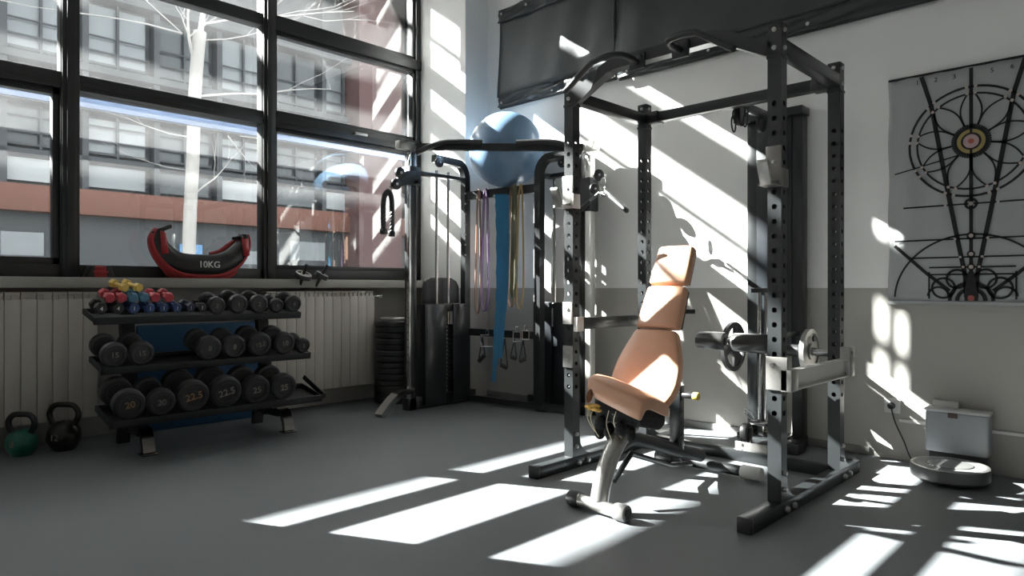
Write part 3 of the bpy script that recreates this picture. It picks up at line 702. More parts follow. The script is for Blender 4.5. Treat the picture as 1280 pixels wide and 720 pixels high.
# plates on the loading bar
def plate(px, py, r, th, m_, label, x, holes, name='weight_plate'):
    c = at(px, py, X=x); c.z = .637
    t = thing(name, label, 'weight plate', (c.x, c.y, c.z - r), 'weight plates on the pulley tower bar')
    m = MB(); seg = 60
    # ring with hand openings built from rings and spokes
    ax = Vector((0, -1, 0))
    m.lathe([(r * .82, -th / 2), (r, -th / 2 + .004), (r, th / 2 - .004), (r * .82, th / 2), (r * .8, th * .25), (r * .8, -th * .25), (r * .82, -th / 2)], c, ax, seg)
    m.build('plate_rim', m_, t)
    m = MB(); m.lathe([(.026, -th / 2), (r * .36, -th / 2), (r * .38, 0), (r * .36, th / 2), (.026, th / 2), (.026, -th / 2)], c, ax, 32); m.build('plate_hub', m_, t)
    m = MB()
    if holes:
        for k in range(3):
            an = 2 * PI * k / 3 + holes
            poly = [(r * .3 * math.cos(an + s_ * 1.0), r * .3 * math.sin(an + s_ * 1.0)) for s_ in (-.5, .5)] + [(r * .84 * math.cos(an + s_), r * .84 * math.sin(an + s_)) for s_ in (.55, .3, 0, -.3, -.55)]
            m.prism(poly, th * .5, Matrix(((1, 0, 0, c.x), (0, 0, 1, c.y - th * .25), (0, 1, 0, c.z), (0, 0, 0, 1))))
    else: m.lathe([(r * .35, -th * .2), (r * .82, -th * .2), (r * .82, th * .2), (r * .35, th * .2), (r * .35, -th * .2)], c, ax, 48)
    m.build('plate_web', m_, t)
    return t, c
plate(917, 433, .152, .03, RUB, 'black weight plate with grip openings behind the padded rollers', 4.0, 1.0)
t, c = plate(1012, 437, .128, .034, STL, 'light grey weight plate on the bar right of the pulley tower', 4.0, 0)
m = MB(); m.cyl((c.x - .0, c.y - .02, c.z + .075), (c.x, c.y - .03, c.z + .075), .018, 16); m.build('hole_plug', PLS, t)
# carabiners and attachments
def clip(m, c, w, h, ax=Vector((SA, -CA, 0)), r=.004, tilt=0):
    c = Vector(c); pts = []
    for k in range(16):
        a = 2 * PI * k / 16; x = math.cos(a) * w / 2 * (1 + .15 * math.sin(a)); z = math.sin(a) * h / 2
        xx = x * math.cos(tilt) - z * math.sin(tilt); z2 = x * math.sin(tilt) + z * math.cos(tilt)
        pts.append(c + ax * xx + Vector((0, 0, z2)))
    m.tube(pts, r, 8, closed=True)
for (px, py, lb, w_, h_, tt) in ((917, 155, 'left black carabiner hanging under the cage top rail', .024, .095, .05), (932, 150, 'right black carabiner hanging under the cage top rail', .024, .08, -.1)):
    c = at(px, py, X=3.76); m = MB(); clip(m, c, w_, h_, tilt=tt, r=.0045); clip(m, c + Vector((0.01, 0, .055)), .02, .06, r=.004)
    o = m.build('carabiner', BLKM); tag(o, lb, 'carabiner', 'carabiners under the cage')
c = at(937, 518, X=3.98)
m = MB(); clip(m, c, .035, .085, tilt=.7, r=.005); o = m.build('snap_hook', CHR); tag(o, 'steel snap hook at the foot of the pulley tower', 'snap hook')
m = MB(); c = at(933, 540, X=3.95)
m.cyl(c + Vector((0, .02, 0)), c + Vector((0, -.02, 0)), .055, 24, bev=.006); m.box(c.x - .02, c.x + .02, c.y - .03, c.y + .03, .0, c.z + .03, .004)
o = m.build('floor_pulley', PLS); tag(o, 'black pulley block on the floor in front of the tower', 'pulley')
for k in range(3):
    m = MB(); a_ = at(931 + 4 * k, 548, X=3.93); b_ = at(928 + 6 * k, 563, X=3.85); m.tube(smoothpath([a_, a_.lerp(b_, .5) + Vector((-.02, 0, .01)), b_ + Vector((0, 0, .005))], 4), .004, 8)
    q_ = m.build('cable', CHR, o)

# ================================================================= BENCH
BN = thing('adjustable_bench', 'adjustable weight bench with torn tan seat and raised tan backrest', 'weight bench', (2.8, 1.83, 0))
by = 1.83
def bp(x, y, z): return Vector((x, by + y, z))
# front stabiliser
m = MB(); m.cyl(bp(2.445, .125, .035), bp(2.43, -.125, .035), .028, 20); m.build('front_stabiliser', STL, BN)
for s_ in (1, -1):
    m = MB(); m.cyl(bp(2.44 + .008 * s_, .10 * s_, .037), bp(2.44 + .01 * s_, .165 * s_, .037), .037, 24, bev=.008); fe = m.build('rubber_foot', RUB if s_ > 0 else mat('grey_rubber', (.2, .195, .19), .5), BN)
    m = MB(); m.cyl(bp(2.44 + .01 * s_, .164 * s_, .037), bp(2.44 + .01 * s_, .170 * s_, .037), .024, 6); m.build('foot_cap', PLS, fe)
# curved leg and main beam
leg = smoothpath([bp(2.45, 0, .05), bp(2.475, 0, .13), bp(2.53, 0, .23), bp(2.60, 0, .30), bp(2.70, 0, .355)], 5)
m = MB(); m.tube(leg, .043, 20, flat=(.9, 1.0), up=(1, 0, 0)); m.build('curved_front_leg', STL, BN)
m = MB(); m.tube(smoothpath([bp(2.60, 0, .27), bp(2.70, 0, .29), bp(2.85, 0, .25), bp(3.1, 0, .17), bp(3.36, 0, .095)], 6), .034, 18, flat=(1, .85)); m.build('main_beam', BLKM, BN)
m = MB(); m.tube([bp(2.56, 0, .12), bp(2.70, 0, .22), bp(3.05, 0, .10), bp(3.25, 0, .07)], .014, 10); m.build('lower_brace', BLK, BN)
m = MB(); m.cyl(bp(3.40, .30, .04), bp(3.41, -.24, .04), .028, 18); m.build('rear_stabiliser', BLKM, BN)
for s_, e in ((1, .27), (-1, .30)):
    m = MB(); m.cyl(bp(3.405, s_ * (e - .09), .04), bp(3.405, s_ * (e + .02), .04), .037, 24, bev=.008); m.build('rubber_foot', WPL if s_ < 0 else RUB, BN)
# seat pad: a V sloped cushion with upturned, torn nose
def sheet_pad(cs, thick, name, mt, parent, rad=.012, lv=2):
    """cs: list of (centre, half width vector, normal) stations along the pad"""
    m = MB(); rows = []
    for c, hw, n, th in cs:
        row = []
        K = 12
        for k in range(K + 1):
            u = -1 + 2 * k / K
            crown = (1 - abs(u) ** 4) * .012
            row.append(m.bm.verts.new(c + hw * u + n * (th / 2 - .01 + crown)))
        for k in range(K + 1):
            u = 1 - 2 * k / K
            row.append(m.bm.verts.new(c + hw * u - n * (th / 2)))
        rows.append(row)
    N = len(rows[0])
    for A, B_ in zip(rows, rows[1:]):
        for k in range(N): m.bm.faces.new((A[k], A[(k + 1) % N], B_[(k + 1) % N], B_[k]))
    m.bm.faces.new(rows[0][::-1]); m.bm.faces.new(rows[-1])
    o = m.build(name, mt, parent, ang=80)
    md = o.modifiers.new('b', 'BEVEL'); md.width = rad; md.segments = 3; md.limit_method = 'ANGLE'; md.angle_limit = math.radians(50)
    md = o.modifiers.new('s', 'SUBSURF'); md.levels = 1; md.render_levels = 1
    return o
d = Vector((.36, 0, .77)).normalized()                     # backrest direction
nb = Vector((-d.z, 0, d.x))                                # faces the camera side
back0 = bp(2.775, 0, .47)
def station(s_, w_, th=.055, off=0, dy=0): return (back0 + d * s_ + nb * off + Vector((0, dy, 0)), Vector((0, w_, 0)), nb, th)
sheet_pad([station(-.035, .12), station(-.02, .15), station(.03, .178), station(.08, .188), station(.15, .185), station(.22, .168), station(.29, .14), station(.335, .122), station(.35, .112)], .055, 'lower_back_pad', TAN, BN)
sheet_pad([station(.362, .115, .05), station(.375, .122, .05), station(.47, .118, .05), station(.575, .112, .05), station(.59, .105, .05)], .05, 'middle_back_pad', TAN, BN)
sheet_pad([station(.602, .10, .055), station(.615, .11, .055), station(.70, .107, .055), station(.80, .103, .055), station(.815, .095, .055)], .055, 'head_pad', TAN, BN)
# piping rear board
m = MB()
for s0, s1, w0, w1 in ((-.02, .33, .15, .115), (.38, .58, .11, .10), (.62, .80, .095, .09)):
    A = back0 + d * s0 - nb * .034; B_ = back0 + d * s1 - nb * .034
    vs = [m.bm.verts.new(v) for v in (A + Vector((0, w0, 0)), A - Vector((0, w0, 0)), B_ - Vector((0, w1, 0)), B_ + Vector((0, w1, 0)))]
    m.bm.faces.new(vs)
o = m.build('pad_backing', PLS, BN); md = o.modifiers.new('s', 'SOLIDIFY'); md.thickness = .012
m = MB(); m.sq([back0 + d * .0 - nb * .06, back0 + d * .68 - nb * .06], .045, .03, up=(1, 0, 0)); m.build('back_frame', BLK, BN)
m = MB(); m.box(3.09, 3.135, by - .03, by + .03, .17, .50, .003)
for zz in (.25, .31, .37, .43): bolt(m, (3.11, by - .03, zz), (0, -1, 0), .009, .004)
m.build('ladder_upright', BLK, BN)
m = MB(); m.sq([bp(3.11, 0, .46), back0 + d * .42 - nb * .06], .035, .03, up=(1, 0, 0)); m.build('support_strut', BLKM, BN)
m = MB(); m.cyl(bp(3.11, -.03, .455), bp(3.11, -.10, .455), .016, 16, bev=.003); kn = m.build('pop_pin', PLS, BN)
m = MB(); m.cyl(bp(3.11, -.095, .455), bp(3.11, -.125, .455), .02, 16, bev=.004); m.build('yellow_knob', YEL, kn)
c = back0 + d * .47 - nb * .03 + Vector((0, -.13, 0))
m = MB(); m.cyl(c + Vector((.02, .05, -.0)), c + Vector((.06, 0, 0)), .012, 12); m.build('side_knob', PLS, BN)
# seat
def seat():
    # profile of the seat in the X-Z plane: front nose rolled up and over
    stn = []
    for x, z, nx, nz, w_, th in ((2.545, .455, -.95, .1, .15, .03), (2.535, .49, -.9, .35, .165, .05), (2.55, .525, -.55, .8, .175, .06), (2.60, .535, .1, 1, .18, .07), (2.68, .505, .3, .95, .178, .07), (2.76, .475, .25, .97, .165, .065), (2.80, .465, .2, .98, .14, .055)):
        n = Vector((nx, 0, nz)).normalized(); stn.append((bp(x, -.02, z), Vector((-.0, w_ * .88, .04)), n, th))
    return sheet_pad(stn, .06, 'seat_pad', TAN, BN)
seat()
m = MB(); m.prism([(2.57, .43), (2.60, .38), (2.75, .34), (2.80, .36), (2.80, .43), (2.66, .46), (2.6, .48)], .25, Matrix(((1, 0, 0, 0), (0, 0, 1, by - .125), (0, 1, 0, 0), (0, 0, 0, 1))), .01); m.build('torn_lining', LIN, BN)
m = MB(); rr = random.Random(5)
for k in range(9):
    x = 2.53 + rr.uniform(0, .03); y = by + rr.uniform(.07, .135); z = .445 + rr.uniform(-.012, .012)
    m.sphere((x, y, z), rr.uniform(.007, .013), (1, 1.5, .7))
m.build('exposed_foam', FOAM, BN)
m = MB(); m.sphere((0, 0, 0), .03, (.35, .55, 1.15), T(2.517, by + .105, .50) @ Matrix.Rotation(.35, 4, 'X')); m.build('torn_opening', mat('torn_inner', (.13, .045, .015), .9, 0, .5, 60), BN)
m = MB()
for (y, l) in ((.13, .11), (.11, .13), (.02, .16), (-.02, .12)):
    p0 = bp(2.55, y, .44); m.tube(smoothpath([p0, p0 + Vector((-.005, .01, -l * .4)), p0 + Vector((.0, -.012, -l * .8)), p0 + Vector((.005, -.03, -l))], 5), .0022, 6)
m.build('loose_thread', THR, BN)
m = MB()
for k in range(14):
    x = 2.56 + rr.uniform(0, .1); y = by + rr.uniform(-.1, .1); m.sphere((x, y, .36 + rr.uniform(-.05, .03)), rr.uniform(.012, .03), (1, 1, 1.3))
m.build('frayed_padding', LIN, BN)

# ================================================================= CORNER CABLE MACHINE
CM = thing('cable_machine', 'black corner cable crossover machine with two shrouded weight stacks', 'cable machine', (4.0, 4.0, 0))
LC = (3.45, 4.49); RC = (4.28, 3.29); LI = (4.06, 4.50); RI = (4.31, 3.87)
def colm(c, u, name0):
    """outer adjustable column; u = unit vector along its stack"""
    u = Vector(u); v = Vector((-u.y, u.x, 0))
    return u, v
# left column
m = MB(); m.box(3.415, 3.485, 4.46, 4.53, .0, 2.16, .004); m.build('outer_column', BLK, CM)
m = MB(); m.box(3.395, 3.414, 4.44, 4.475, .10, 2.1, .002)
m.build('slide_rail', CHR, CM)
m = MB()
for k in range(26): m.cyl((3.394, 4.4575, .4 + .06 * k), (3.3935, 4.4575, .4 + .06 * k), .006, 10)
m.bm.verts.index_update(); each(m, 'rail_hole', PLS, CM)
m = MB(); m.sq(smoothpath([(3.44, 4.48, .165), (3.32, 4.45, .16), (3.20, 4.42, .11), (3.07, 4.39, .01)], 5), .075, .05); m.build('curved_foot', CHR, CM)
m = MB(); m.box(3.40, 4.15, 4.46, 4.54, .0, .10, .004)
for x in (3.52, 3.60, 3.72, 3.88, 4.0): bolt(m, (x, 4.46, .06), (0, -1, 0), .013)
m.build('base_beam', BLK, CM)
m = MB(); m.box(3.27, 3.50, 4.40, 4.46, 2.11, 2.175, .003); bolt(m, (3.44, 4.40, 2.145), (0, -1, 0), .01); m.build('top_bracket', STL, CM)
# right column
m = MB(); m.box(4.24, 4.31, 3.34, 3.41, 0, 2.12, .004); m.build('outer_column', BLK, CM)
m = MB(); m.box(4.235, 4.30, 3.25, 3.30, .0, 2.04, .003); m.build('slide_rail', ALU, CM)
m = MB(); m.box(4.20, 4.29, 3.20, 3.31, 2.07, 2.135, .003); m.box(4.2, 4.3, 3.31, 3.4, 2.08, 2.12, .003); bolt(m, (4.20, 3.26, 2.1), (-1, 0, 0), .01); m.build('top_bracket', ALU, CM)
m = MB(); m.box(4.24, 4.35, 3.25, 3.92, 0, .10, .004)
for y in (3.36, 3.45, 3.6, 3.75): bolt(m, (4.24, y, .06), (-1, 0, 0), .013)
m.build('base_beam', BLK, CM)
# inner curved posts (post, curve over, arm to outer column)
pl = [(4.06, 4.50, .05), (4.06, 4.50, 1.90)] + [Vector((3.96, 4.50, 1.95)) + Vector((.10 * math.cos(a), 0, .14 * math.sin(a))) for a in (.2, .5, .8, 1.1, 1.35, 1.57)] + [(3.70, 4.50, 2.10)]
m = MB(); m.sq(pl, .06, .06, up=(0, 1, 0)); m.build('curved_inner_post', BLK, CM)
pr = [(4.13, 3.685, .05), (4.13, 3.685, 1.86)] + [Vector((4.13, 3.585, 1.91)) + Vector((.03 * (1 - math.cos(a)), .10 * math.cos(a), .14 * math.sin(a))) for a in (.2, .5, .8, 1.1, 1.35, 1.57)] + [(4.20, 3.40, 2.06)]
m = MB(); m.sq(pr, .06, .06, up=(1, 0, 0)); m.build('curved_inner_post', BLK, CM)
m = MB(); m.box(4.12, 4.25, 3.64, 3.72, .0, .06, .003); m.build('post_foot', BLK, CM)
m = MB()
for k in range(8): m.cyl((4.028, 4.465, 1.2 + .09 * k), (4.024, 4.462, 1.2 + .09 * k), .009, 10)
m.bm.verts.index_update(); each(m, 'post_bolt', BLT, CM)
# rod head bars
m = MB(); m.box(3.49, 4.05, 4.47, 4.53, 1.94, 1.97, .003); m.build('rod_head_bar', BLK, CM)
m = MB(); m.box(4.26, 4.34, 3.36, 3.75, 1.91, 1.94, .003); m.box(4.14, 4.3, 3.67, 3.70, 1.91, 1.94, .003); m.build('rod_head_bar', BLK, CM)
for (x, y) in ((3.73, 4.50), (3.86, 4.50)):
    m = MB(); m.cyl((x, y, .08), (x, y, 2.0), .0125, 14); m.build('guide_rod', CHR, CM)
for (x, y) in ((4.31, 3.56), (4.31, 3.68)):
    m = MB(); m.cyl((x, y, .08), (x, y, 1.95), .0125, 14); m.build('guide_rod', CHR, CM)
# stacks and shrouds
def stack(cx, cy, along, n, top):
    m = MB()
    for k in range(n):
        if along == 'x': m.box(cx - .12, cx + .12, cy - .05, cy + .05, .11 + k * .034, .11 + k * .034 + .031, .003)
        else: m.box(cx - .05, cx + .05, cy - .12, cy + .12, .11 + k * .034, .11 + k * .034 + .031, .003)
    o = m.build('weight_stack', BLKM, CM)
    return o
st1 = stack(3.80, 4.52, 'x', 17, 0); st2 = stack(4.33, 3.62, 'y', 17, 0)
for k in range(17):
    m = MB(); m.box(3.785, 3.825, 4.467, 4.47, .118 + k * .034, .134 + k * .034); m.build('weight_tag', NUM, st1)
m = MB(); m.box(3.56, 3.775, 4.42, 4.435, .03, .865, .006); m.box(3.545, 3.56, 4.42, 4.56, .03, .865, .004); m.build('stack_shroud', SHR, CM)
m = MB(); m.box(3.85, 4.03, 4.42, 4.435, .03, .865, .006); m.build('stack_shroud', SHR, CM)
m = MB(); m.box(3.56, 4.03, 4.44, 4.57, .80, .86, .01); m.build('stack_top_cover', PLS, CM)
m = MB(); m.box(4.225, 4.24, 3.42, 3.62, .03, .885, .006); m.build('stack_shroud', SHR, CM)
m = MB(); m.box(4.225, 4.24, 3.64, 3.84, .03, .885, .006); m.build('stack_shroud', SHR, CM)
m = MB(); m.box(4.245, 4.37, 3.42, 3.84, .83, .88, .01); m.build('stack_top_cover', PLS, CM)
# crossbars
CL, CR = Vector((3.43, 4.43, 2.145)), Vector((4.21, 3.30, 2.095))
bul = (CR - CL).normalized(); out = Vector((-.82, -.57, 0)).normalized()
m = MB(); m.sq([CL, CR], .04, .055); m.build('top_crossbar', BLK, CM)
def cb(s_, o_=0, z=0): return CL.lerp(CR, s_) + out * o_ + Vector((0, 0, z))
m = MB(); m.tube(smoothpath([cb(.03, .06, -.06), cb(.12, .05, .0), cb(.22, .04, .035), cb(.42, .035, .03)], 6), .022, 14); m.build('pull_up_grip', RUB, CM)
m = MB(); m.tube(smoothpath([cb(.62, .035, .03), cb(.82, .04, .035), cb(.92, .05, .0), cb(1.0, .06, -.05)], 6), .022, 14); m.build('pull_up_grip', RUB, CM)
m = MB(); m.sq([(4.06, 4.47, 1.811), (4.13, 3.71, 1.811)], .04, .07); m.build('band_rail', BLK, CM)
m = MB(); m.sq([(4.06, 4.47, .615), (4.13, 3.71, .615)], .04, .06); m.build('accessory_rail', BLK, CM)
m = MB(); m.sq(smoothpath([(4.04, 4.42, .04), (4.08, 4.22, .04), (4.10, 3.95, .04), (4.16, 3.6, .04), (4.22, 3.33, .04)], 5), .05, .05); m.build('floor_link_bar', BLK, CM)
# small pulleys
for c in (at(549, 203, Y=4.43), at(703, 203, X=4.2)):
    m = MB(); ax = Vector((0, -1, 0)) if c.y > 4.2 else Vector((-1, 0, 0))
    m.cyl(c - ax * .012, c + ax * .012, .042, 24, bev=.004); p = m.build('pulley_wheel', PLS, CM)
    m = MB(); bolt(m, c + ax * .012, ax, .009); m.box(c.x - .01, c.x + .01, c.y - .01, c.y + .01, c.z, 2.1); m.build('pulley_hanger', BLT, p)
# left carriage
cg = thing('x', None, None) if 0 else None
m = MB(); m.box(3.385, 3.50, 4.42, 4.545, 1.84, 1.99, .01); ca = m.build('sliding_carriage', BLKM, CM)
c1 = at(500, 216, Y=4.40); c2 = at(495, 230, Y=4.40)
for c in (c1, c2):
    m = MB(); m.cyl(c + Vector((0, .014, 0)), c - Vector((0, .014, 0)), .045, 28, bev=.006); p = m.build('pulley_wheel', PLS, ca)
    m = MB(); bolt(m, c - Vector((0, .014, 0)), (0, -1, 0), .011); m.build('pulley_bolt', BLT, p)
m = MB(); m.prism([(c2.x - .03, c2.z - .03), (3.42, 1.84), (3.44, 1.95), (c1.x + .03, c1.z + .02)], .03, Matrix(((1, 0, 0, 0), (0, 0, 1, 4.405), (0, 1, 0, 0), (0, 0, 0, 1))), .003)
m.cyl((3.44, 4.42, 1.86), (3.44, 4.36, 1.86), .014, 12, bev=.003); m.build('pulley_arm', BLKM, ca)
m = MB(); m.cyl((c1.x + .05, 4.40, c1.z + .01), (3.39, 4.40, 2.12), .004, 6); m.build('steel_cable', CHR, ca)
# right carriage
m = MB(); m.box(4.205, 4.32, 3.23, 3.33, 1.60, 1.86, .01); cb2 = m.build('sliding_carriage', BLKM, CM)
c1 = at(748, 222, X=4.16)
for k, c in enumerate((at(748, 219, X=4.15), at(743, 236, X=4.15))):
    m = MB(); ax = Vector((-.5, -.85, 0)).normalized(); m.cyl(c - ax * .013, c + ax * .013, .045 - .005 * k, 24, bev=.006); p = m.build('pulley_wheel', PLS, cb2)
    m = MB(); bolt(m, c + ax * .013, ax, .010); m.box(c.x, 4.24, c.y - .01, c.y + .03, c.z - .015, c.z + .015, .003); m.build('pulley_bolt', BLT, p)
m = MB(); m.cyl((4.16, 3.22, 1.9), (4.22, 3.24, 2.09), .004, 6); m.build('steel_cable', CHR, cb2)
# rope attachment
c = at(486, 240, Y=4.40)
RP = thing('triceps_rope', 'black braided triceps rope hanging from the left pulley', 'rope attachment', (c.x, c.y, c.z - .3))
pts = []
a0, b0 = at(479.5, 288, Y=4.40), at(489.5, 291, Y=4.40)
u = smoothpath([a0, at(479, 262, Y=4.40), at(480.5, 246, Y=4.40), at(485, 239.5, Y=4.40), at(489, 246, Y=4.40), at(490, 262, Y=4.40), b0], 14)
m = MB(); m.tube(u, .0155, 10)
for ph in (0, PI / 2, PI, 3 * PI / 2):
    hp = []
    for i, p in enumerate(u):
        an = i * .75 + ph; dn = (u[min(i + 1, len(u) - 1)] - u[max(i - 1, 0)]).normalized(); s_ = Vector((0, 1, 0)); v = dn.cross(s_).normalized()
        hp.append(p + (s_ * math.cos(an) + v * math.sin(an)) * .0135)
    m.tube(hp, .0085, 6)
m.build('braided_rope', RUB, RP)
for e in (a0, b0): m = MB(); m.cyl(e + Vector((0, 0, .015)), e - Vector((0, 0, .03)), .028, 16, bev=.008); m.build('end_knob', PLS, RP)
m = MB(); clip(m, at(486, 238, Y=4.40), .03, .06, r=.004); clip(m, at(490, 232, Y=4.40), .024, .05, r=.003); m.build('snap_hook', CHR, RP)
# V bar on right pulley
c = at(753, 240, X=4.08)
VB = thing('v_bar_handle', 'angled chrome pull handle with black grips on the right pulley', 'cable handle', tuple(c))
m = MB(); m.tube([at(757, 244, X=4.05), at(749, 241, X=4.08), at(725, 262, X=4.1)], .011, 12); m.tube([at(757, 239, X=4.06), at(772, 254, X=4.0)], .011, 12); m.box(c.x - .012, c.x + .012, c.y - .04, c.y + .02, c.z - .035, c.z + .0, .004); m.build('chrome_bar', CHR, VB)
m = MB(); m.cyl(at(762, 245, X=4.03), at(784, 264, X=3.93), .017, 16, bev=.005); m.build('grip', RUB, VB)
m = MB(); m.cyl(at(738, 251, X=4.09), at(722, 265, X=4.1), .017, 16, bev=.005); m.build('grip', RUB, VB)
m = MB(); clip(m, at(754, 230, X=4.1), .03, .09, r=.0045); m.build('snap_hook', CHR, VB)

# ball
m = MB(); m.lathe([(0.316 * math.sin(PI * k / 36) , -.316 * math.cos(PI * k / 36) + 0.0022 * (1 if k % 2 else 0) * 0) for k in range(37)], (4.11, 4.04, 2.166), (.1, .1, 1), 64)
ball = m.build('gym_ball', BALLM, ang=180); tag(ball, 'large light blue exercise ball wedged in the corner above the cable machine', 'exercise ball')
m = MB(); m.cyl(Vector((4.11, 4.04, 2.166)) + Vector((-.75, -.65, -.1)).normalized() * .312, Vector((4.11, 4.04, 2.166)) + Vector((-.75, -.65, -.1)).normalized() * .318, .012, 14); m.build('valve_plug', WPL, ball)
# bands
def band(p0x, z0, z1, w_, m_, label, wid, xr, sw=0, double=True):
    """loop band hung over the band rail; p0x picture column"""
    t = (p0x - 640) / FPX
    # rail line from (4.06,4.47) to (4.31,3.90): find the point seen in that column
    A, B_ = Vector((4.06, 4.47, 0)), Vector((4.13, 3.71, 0)); best = None
    for k in range(200):
        p = A.lerp(B_, k / 199); dd = p.x * CA + p.y * SA; ll = p.x * SA - p.y * CA
        e = abs(ll / dd - t)
        if best is None or e < best[0]: best = (e, p)
    p = best[1]; al = (B_ - A).normalized(); o_ = Vector((-al.y, al.x, 0)); o_ = -o_ if o_.dot(Vector((-1, -1, 0))) < 0 else o_
    def q(a, z, f): return p + al * a + o_ * (f + xr) + Vector((0, 0, z))
    pts = smoothpath([q(-w_ * .35, z1 + .25, .045), q(-w_ * .2, 1.70, .035), q(-w_ * .08, 1.83, .03), q(0, 1.852, .03), q(w_ * .08, 1.83, .03), q(w_ * .25, 1.70, .035), q(w_ * .45, z1 + .25, .045), q(w_ * .3, z1 + .05, .05), q(0, z1, .05), q(-w_ * .3, z1 + .06, .05)], 7)
    m = MB(); m.tube(pts, 1, 4, closed=True, flat=(wid / 2 * 1.414, .003), up=tuple(o_)); 
    # lengthwise flat strap
    o = m.build('resistance_band', m_); tag(o, label, 'resistance band', 'resistance bands on the cable machine'); return o
band(610, 0, .80, .10, PUR, 'purple resistance band loop hanging left of the blue one', .03, .0)
band(603, 0, .78, .07, SAL, 'thin tan resistance band loop at the far left of the rail', .02, .016)
band(643, 0, .84, .10, SAL, 'tan resistance band loop just right of the blue one', .03, .0)
band(655, 0, .83, .09, YEB, 'yellow resistance band loop nearest the right weight stack', .02, .014)
band(649, 0, .92, .05, OLV, 'olive resistance band between the tan and yellow loops', .045, .028)
# wide blue band
pts = [at(627, 243, X=4.010), at(627, 262, X=4.005), at(627, 300, X=4.005), at(626, 350, X=4.005), at(624, 390, X=4.000), at(621, 420, X=3.995), at(619, 450, X=3.995), at(617, 478, X=3.995)]
m = MB(); m.tube(smoothpath(pts, 5), [.066 - .0014 * i + .004 * math.sin(i * 1.9) for i in range(36)], 6, flat=(1, .16), up=(SA, -CA, 0))
pts = [at(633, 246, X=4.020), at(632, 350, X=4.015), at(628, 400, X=4.015), at(624, 448, X=4.015)]
m.tube(smoothpath(pts, 5), .028, 6, flat=(1, .12), up=(SA, -CA, 0))
o = m.build('resistance_band', BLB); tag(o, 'wide blue resistance band hanging at the middle of the rail', 'resistance band', 'resistance bands on the cable machine')
# handles hanging from accessory rail
def dhandle(px, py, w_, h_, m_, label, grip, cat='cable handle', strapm=PLS):
    c = at(px, py, X=4.055); u = Vector((SA, -CA, 0))
    t = thing('cable_attachment', label, cat, tuple(c), 'cable handles on the accessory rail')
    m = MB(); m.tube([c + u * (-w_ / 2) + Vector((0, 0, -h_ / 2)), c + u * (-w_ / 2) + Vector((0, 0, h_ / 2)), c + u * (w_ / 2) + Vector((0, 0, h_ / 2)), c + u * (w_ / 2) + Vector((0, 0, -h_ / 2))], .006, 8); m.build('frame', m_, t)
    m = MB(); m.cyl(c + u * (-w_ / 2) + Vector((0, 0, -h_ / 2)), c + u * (w_ / 2) + Vector((0, 0, -h_ / 2)), .014 if grip else .008, 12); m.build('grip', grip or m_, t)
    m = MB(); clip(m, c + Vector((0, 0, h_ / 2 + .02)), .022, .05, r=.003); m.build('snap_hook', CHR, t)
    return t
dhandle(609, 426, .11, .10, CHR, 'chrome rectangular pull handle left of the blue band end', None)
dhandle(646, 421, .06, .08, CHR, 'chrome stirrup handle at the middle of the accessory rail', None)
dhandle(657, 419, .055, .07, CHR, 'chrome stirrup handle beside the right weight stack', None)
def stirrup(px, py, w_, h_, label, tilt=0):
    c = at(px, py, X=4.06); u = Vector((SA, -CA, 0))
    t = thing('strap_handle', label, 'strap handle', tuple(c), 'strap handles on the accessory rail')
    top = Vector((c.x + .01, c.y, .575)); a = c + u * (-w_ / 2) + Vector((0, 0, tilt)); b = c + u * (w_ / 2) - Vector((0, 0, tilt))
    m = MB(); m.tube([top, a], .007, 6, flat=(1, .3), up=tuple(u)); m.tube([top, b], .007, 6, flat=(1, .3), up=tuple(u)); m.build('strap', PLS, t)
    m = MB(); m.cyl(a, b, .019, 14, bev=.004); m.build('grip', RUB, t)
stirrup(602, 448, .055, .15, 'black strap handle hanging lowest at the left, beside the blue band', -.03)
stirrup(630, 458, .06, .2, 'black strap handle hanging lowest right of the blue band', .015)
stirrup(642, 447, .05, .2, 'black strap handle under the middle stirrup', .01)
stirrup(653, 450, .055, .2, 'black strap handle nearest the right weight stack', -.012)
# grey padded bag on the stack cover
m = MB(); a = at(536, Y=4.5).x; b = at(578, Y=4.5).x
m.prism([(a, .866), (b, .866), (b, 1.01), (b - .03, 1.06), (b - .09, 1.09), (a + .05, 1.09), (a + .01, 1.06), (a, 1.0)], .055, Matrix(((1, 0, 0, 0), (0, 0, 1, 4.54), (0, 1, 0, 0), (0, 0, 0, 1))), .012)
o = m.build('padded_case', GREY); tag(o, 'rounded grey padded case on top of the left weight stack', 'case')
# plate stack on the floor
pc = Vector((3.60, 4.93)); z = 0
tpl = None
for k in range(14):
    r = .168 + (.006 if k % 3 == 1 else 0); th = .0505
    if tpl is None:
        tpl = thing('bumper_plate', '', 'weight plate', (pc.x, pc.y, 0), 'rubber plates stacked by the radiator')
        m = MB(); o3 = (pc.x, pc.y, 0); m.lathe([(.03, .003), (r * .72, .003), (r * .75, 0), (r - .008, 0), (r, .010), (r, th - .010), (r - .008, th), (r * .75, th), (r * .72, th - .006), (.03, th - .006), (.03, .003)], o3, (0, 0, 1), 48); m.build('rubber_disc', RUB, tpl)
        m = MB(); m.lathe([(.026, .002), (.045, .002), (.045, th - .004), (.026, th - .004), (.026, .002)], o3, (0, 0, 1), 24); m.build('steel_hub', STL, tpl)
        t = tpl
    else:
        t = copy_tree(tpl)
    t.location = (pc.x + R.uniform(-.006, .006), pc.y + R.uniform(-.006, .006), k * (th + .0005))
    t.rotation_euler = (0, 0, R.uniform(0, 3))
    orn = ['bottom', 'second from bottom', 'third from bottom', 'fourth from bottom', 'fifth from bottom', 'sixth from bottom', 'seventh from bottom', 'seventh from top', 'sixth from top', 'fifth from top', 'fourth from top', 'third from top', 'second from top', 'topmost'][k]
    t['label'] = 'black rubber weight plate, %s in the stack by the radiator' % orn
ztop = 14 * .051
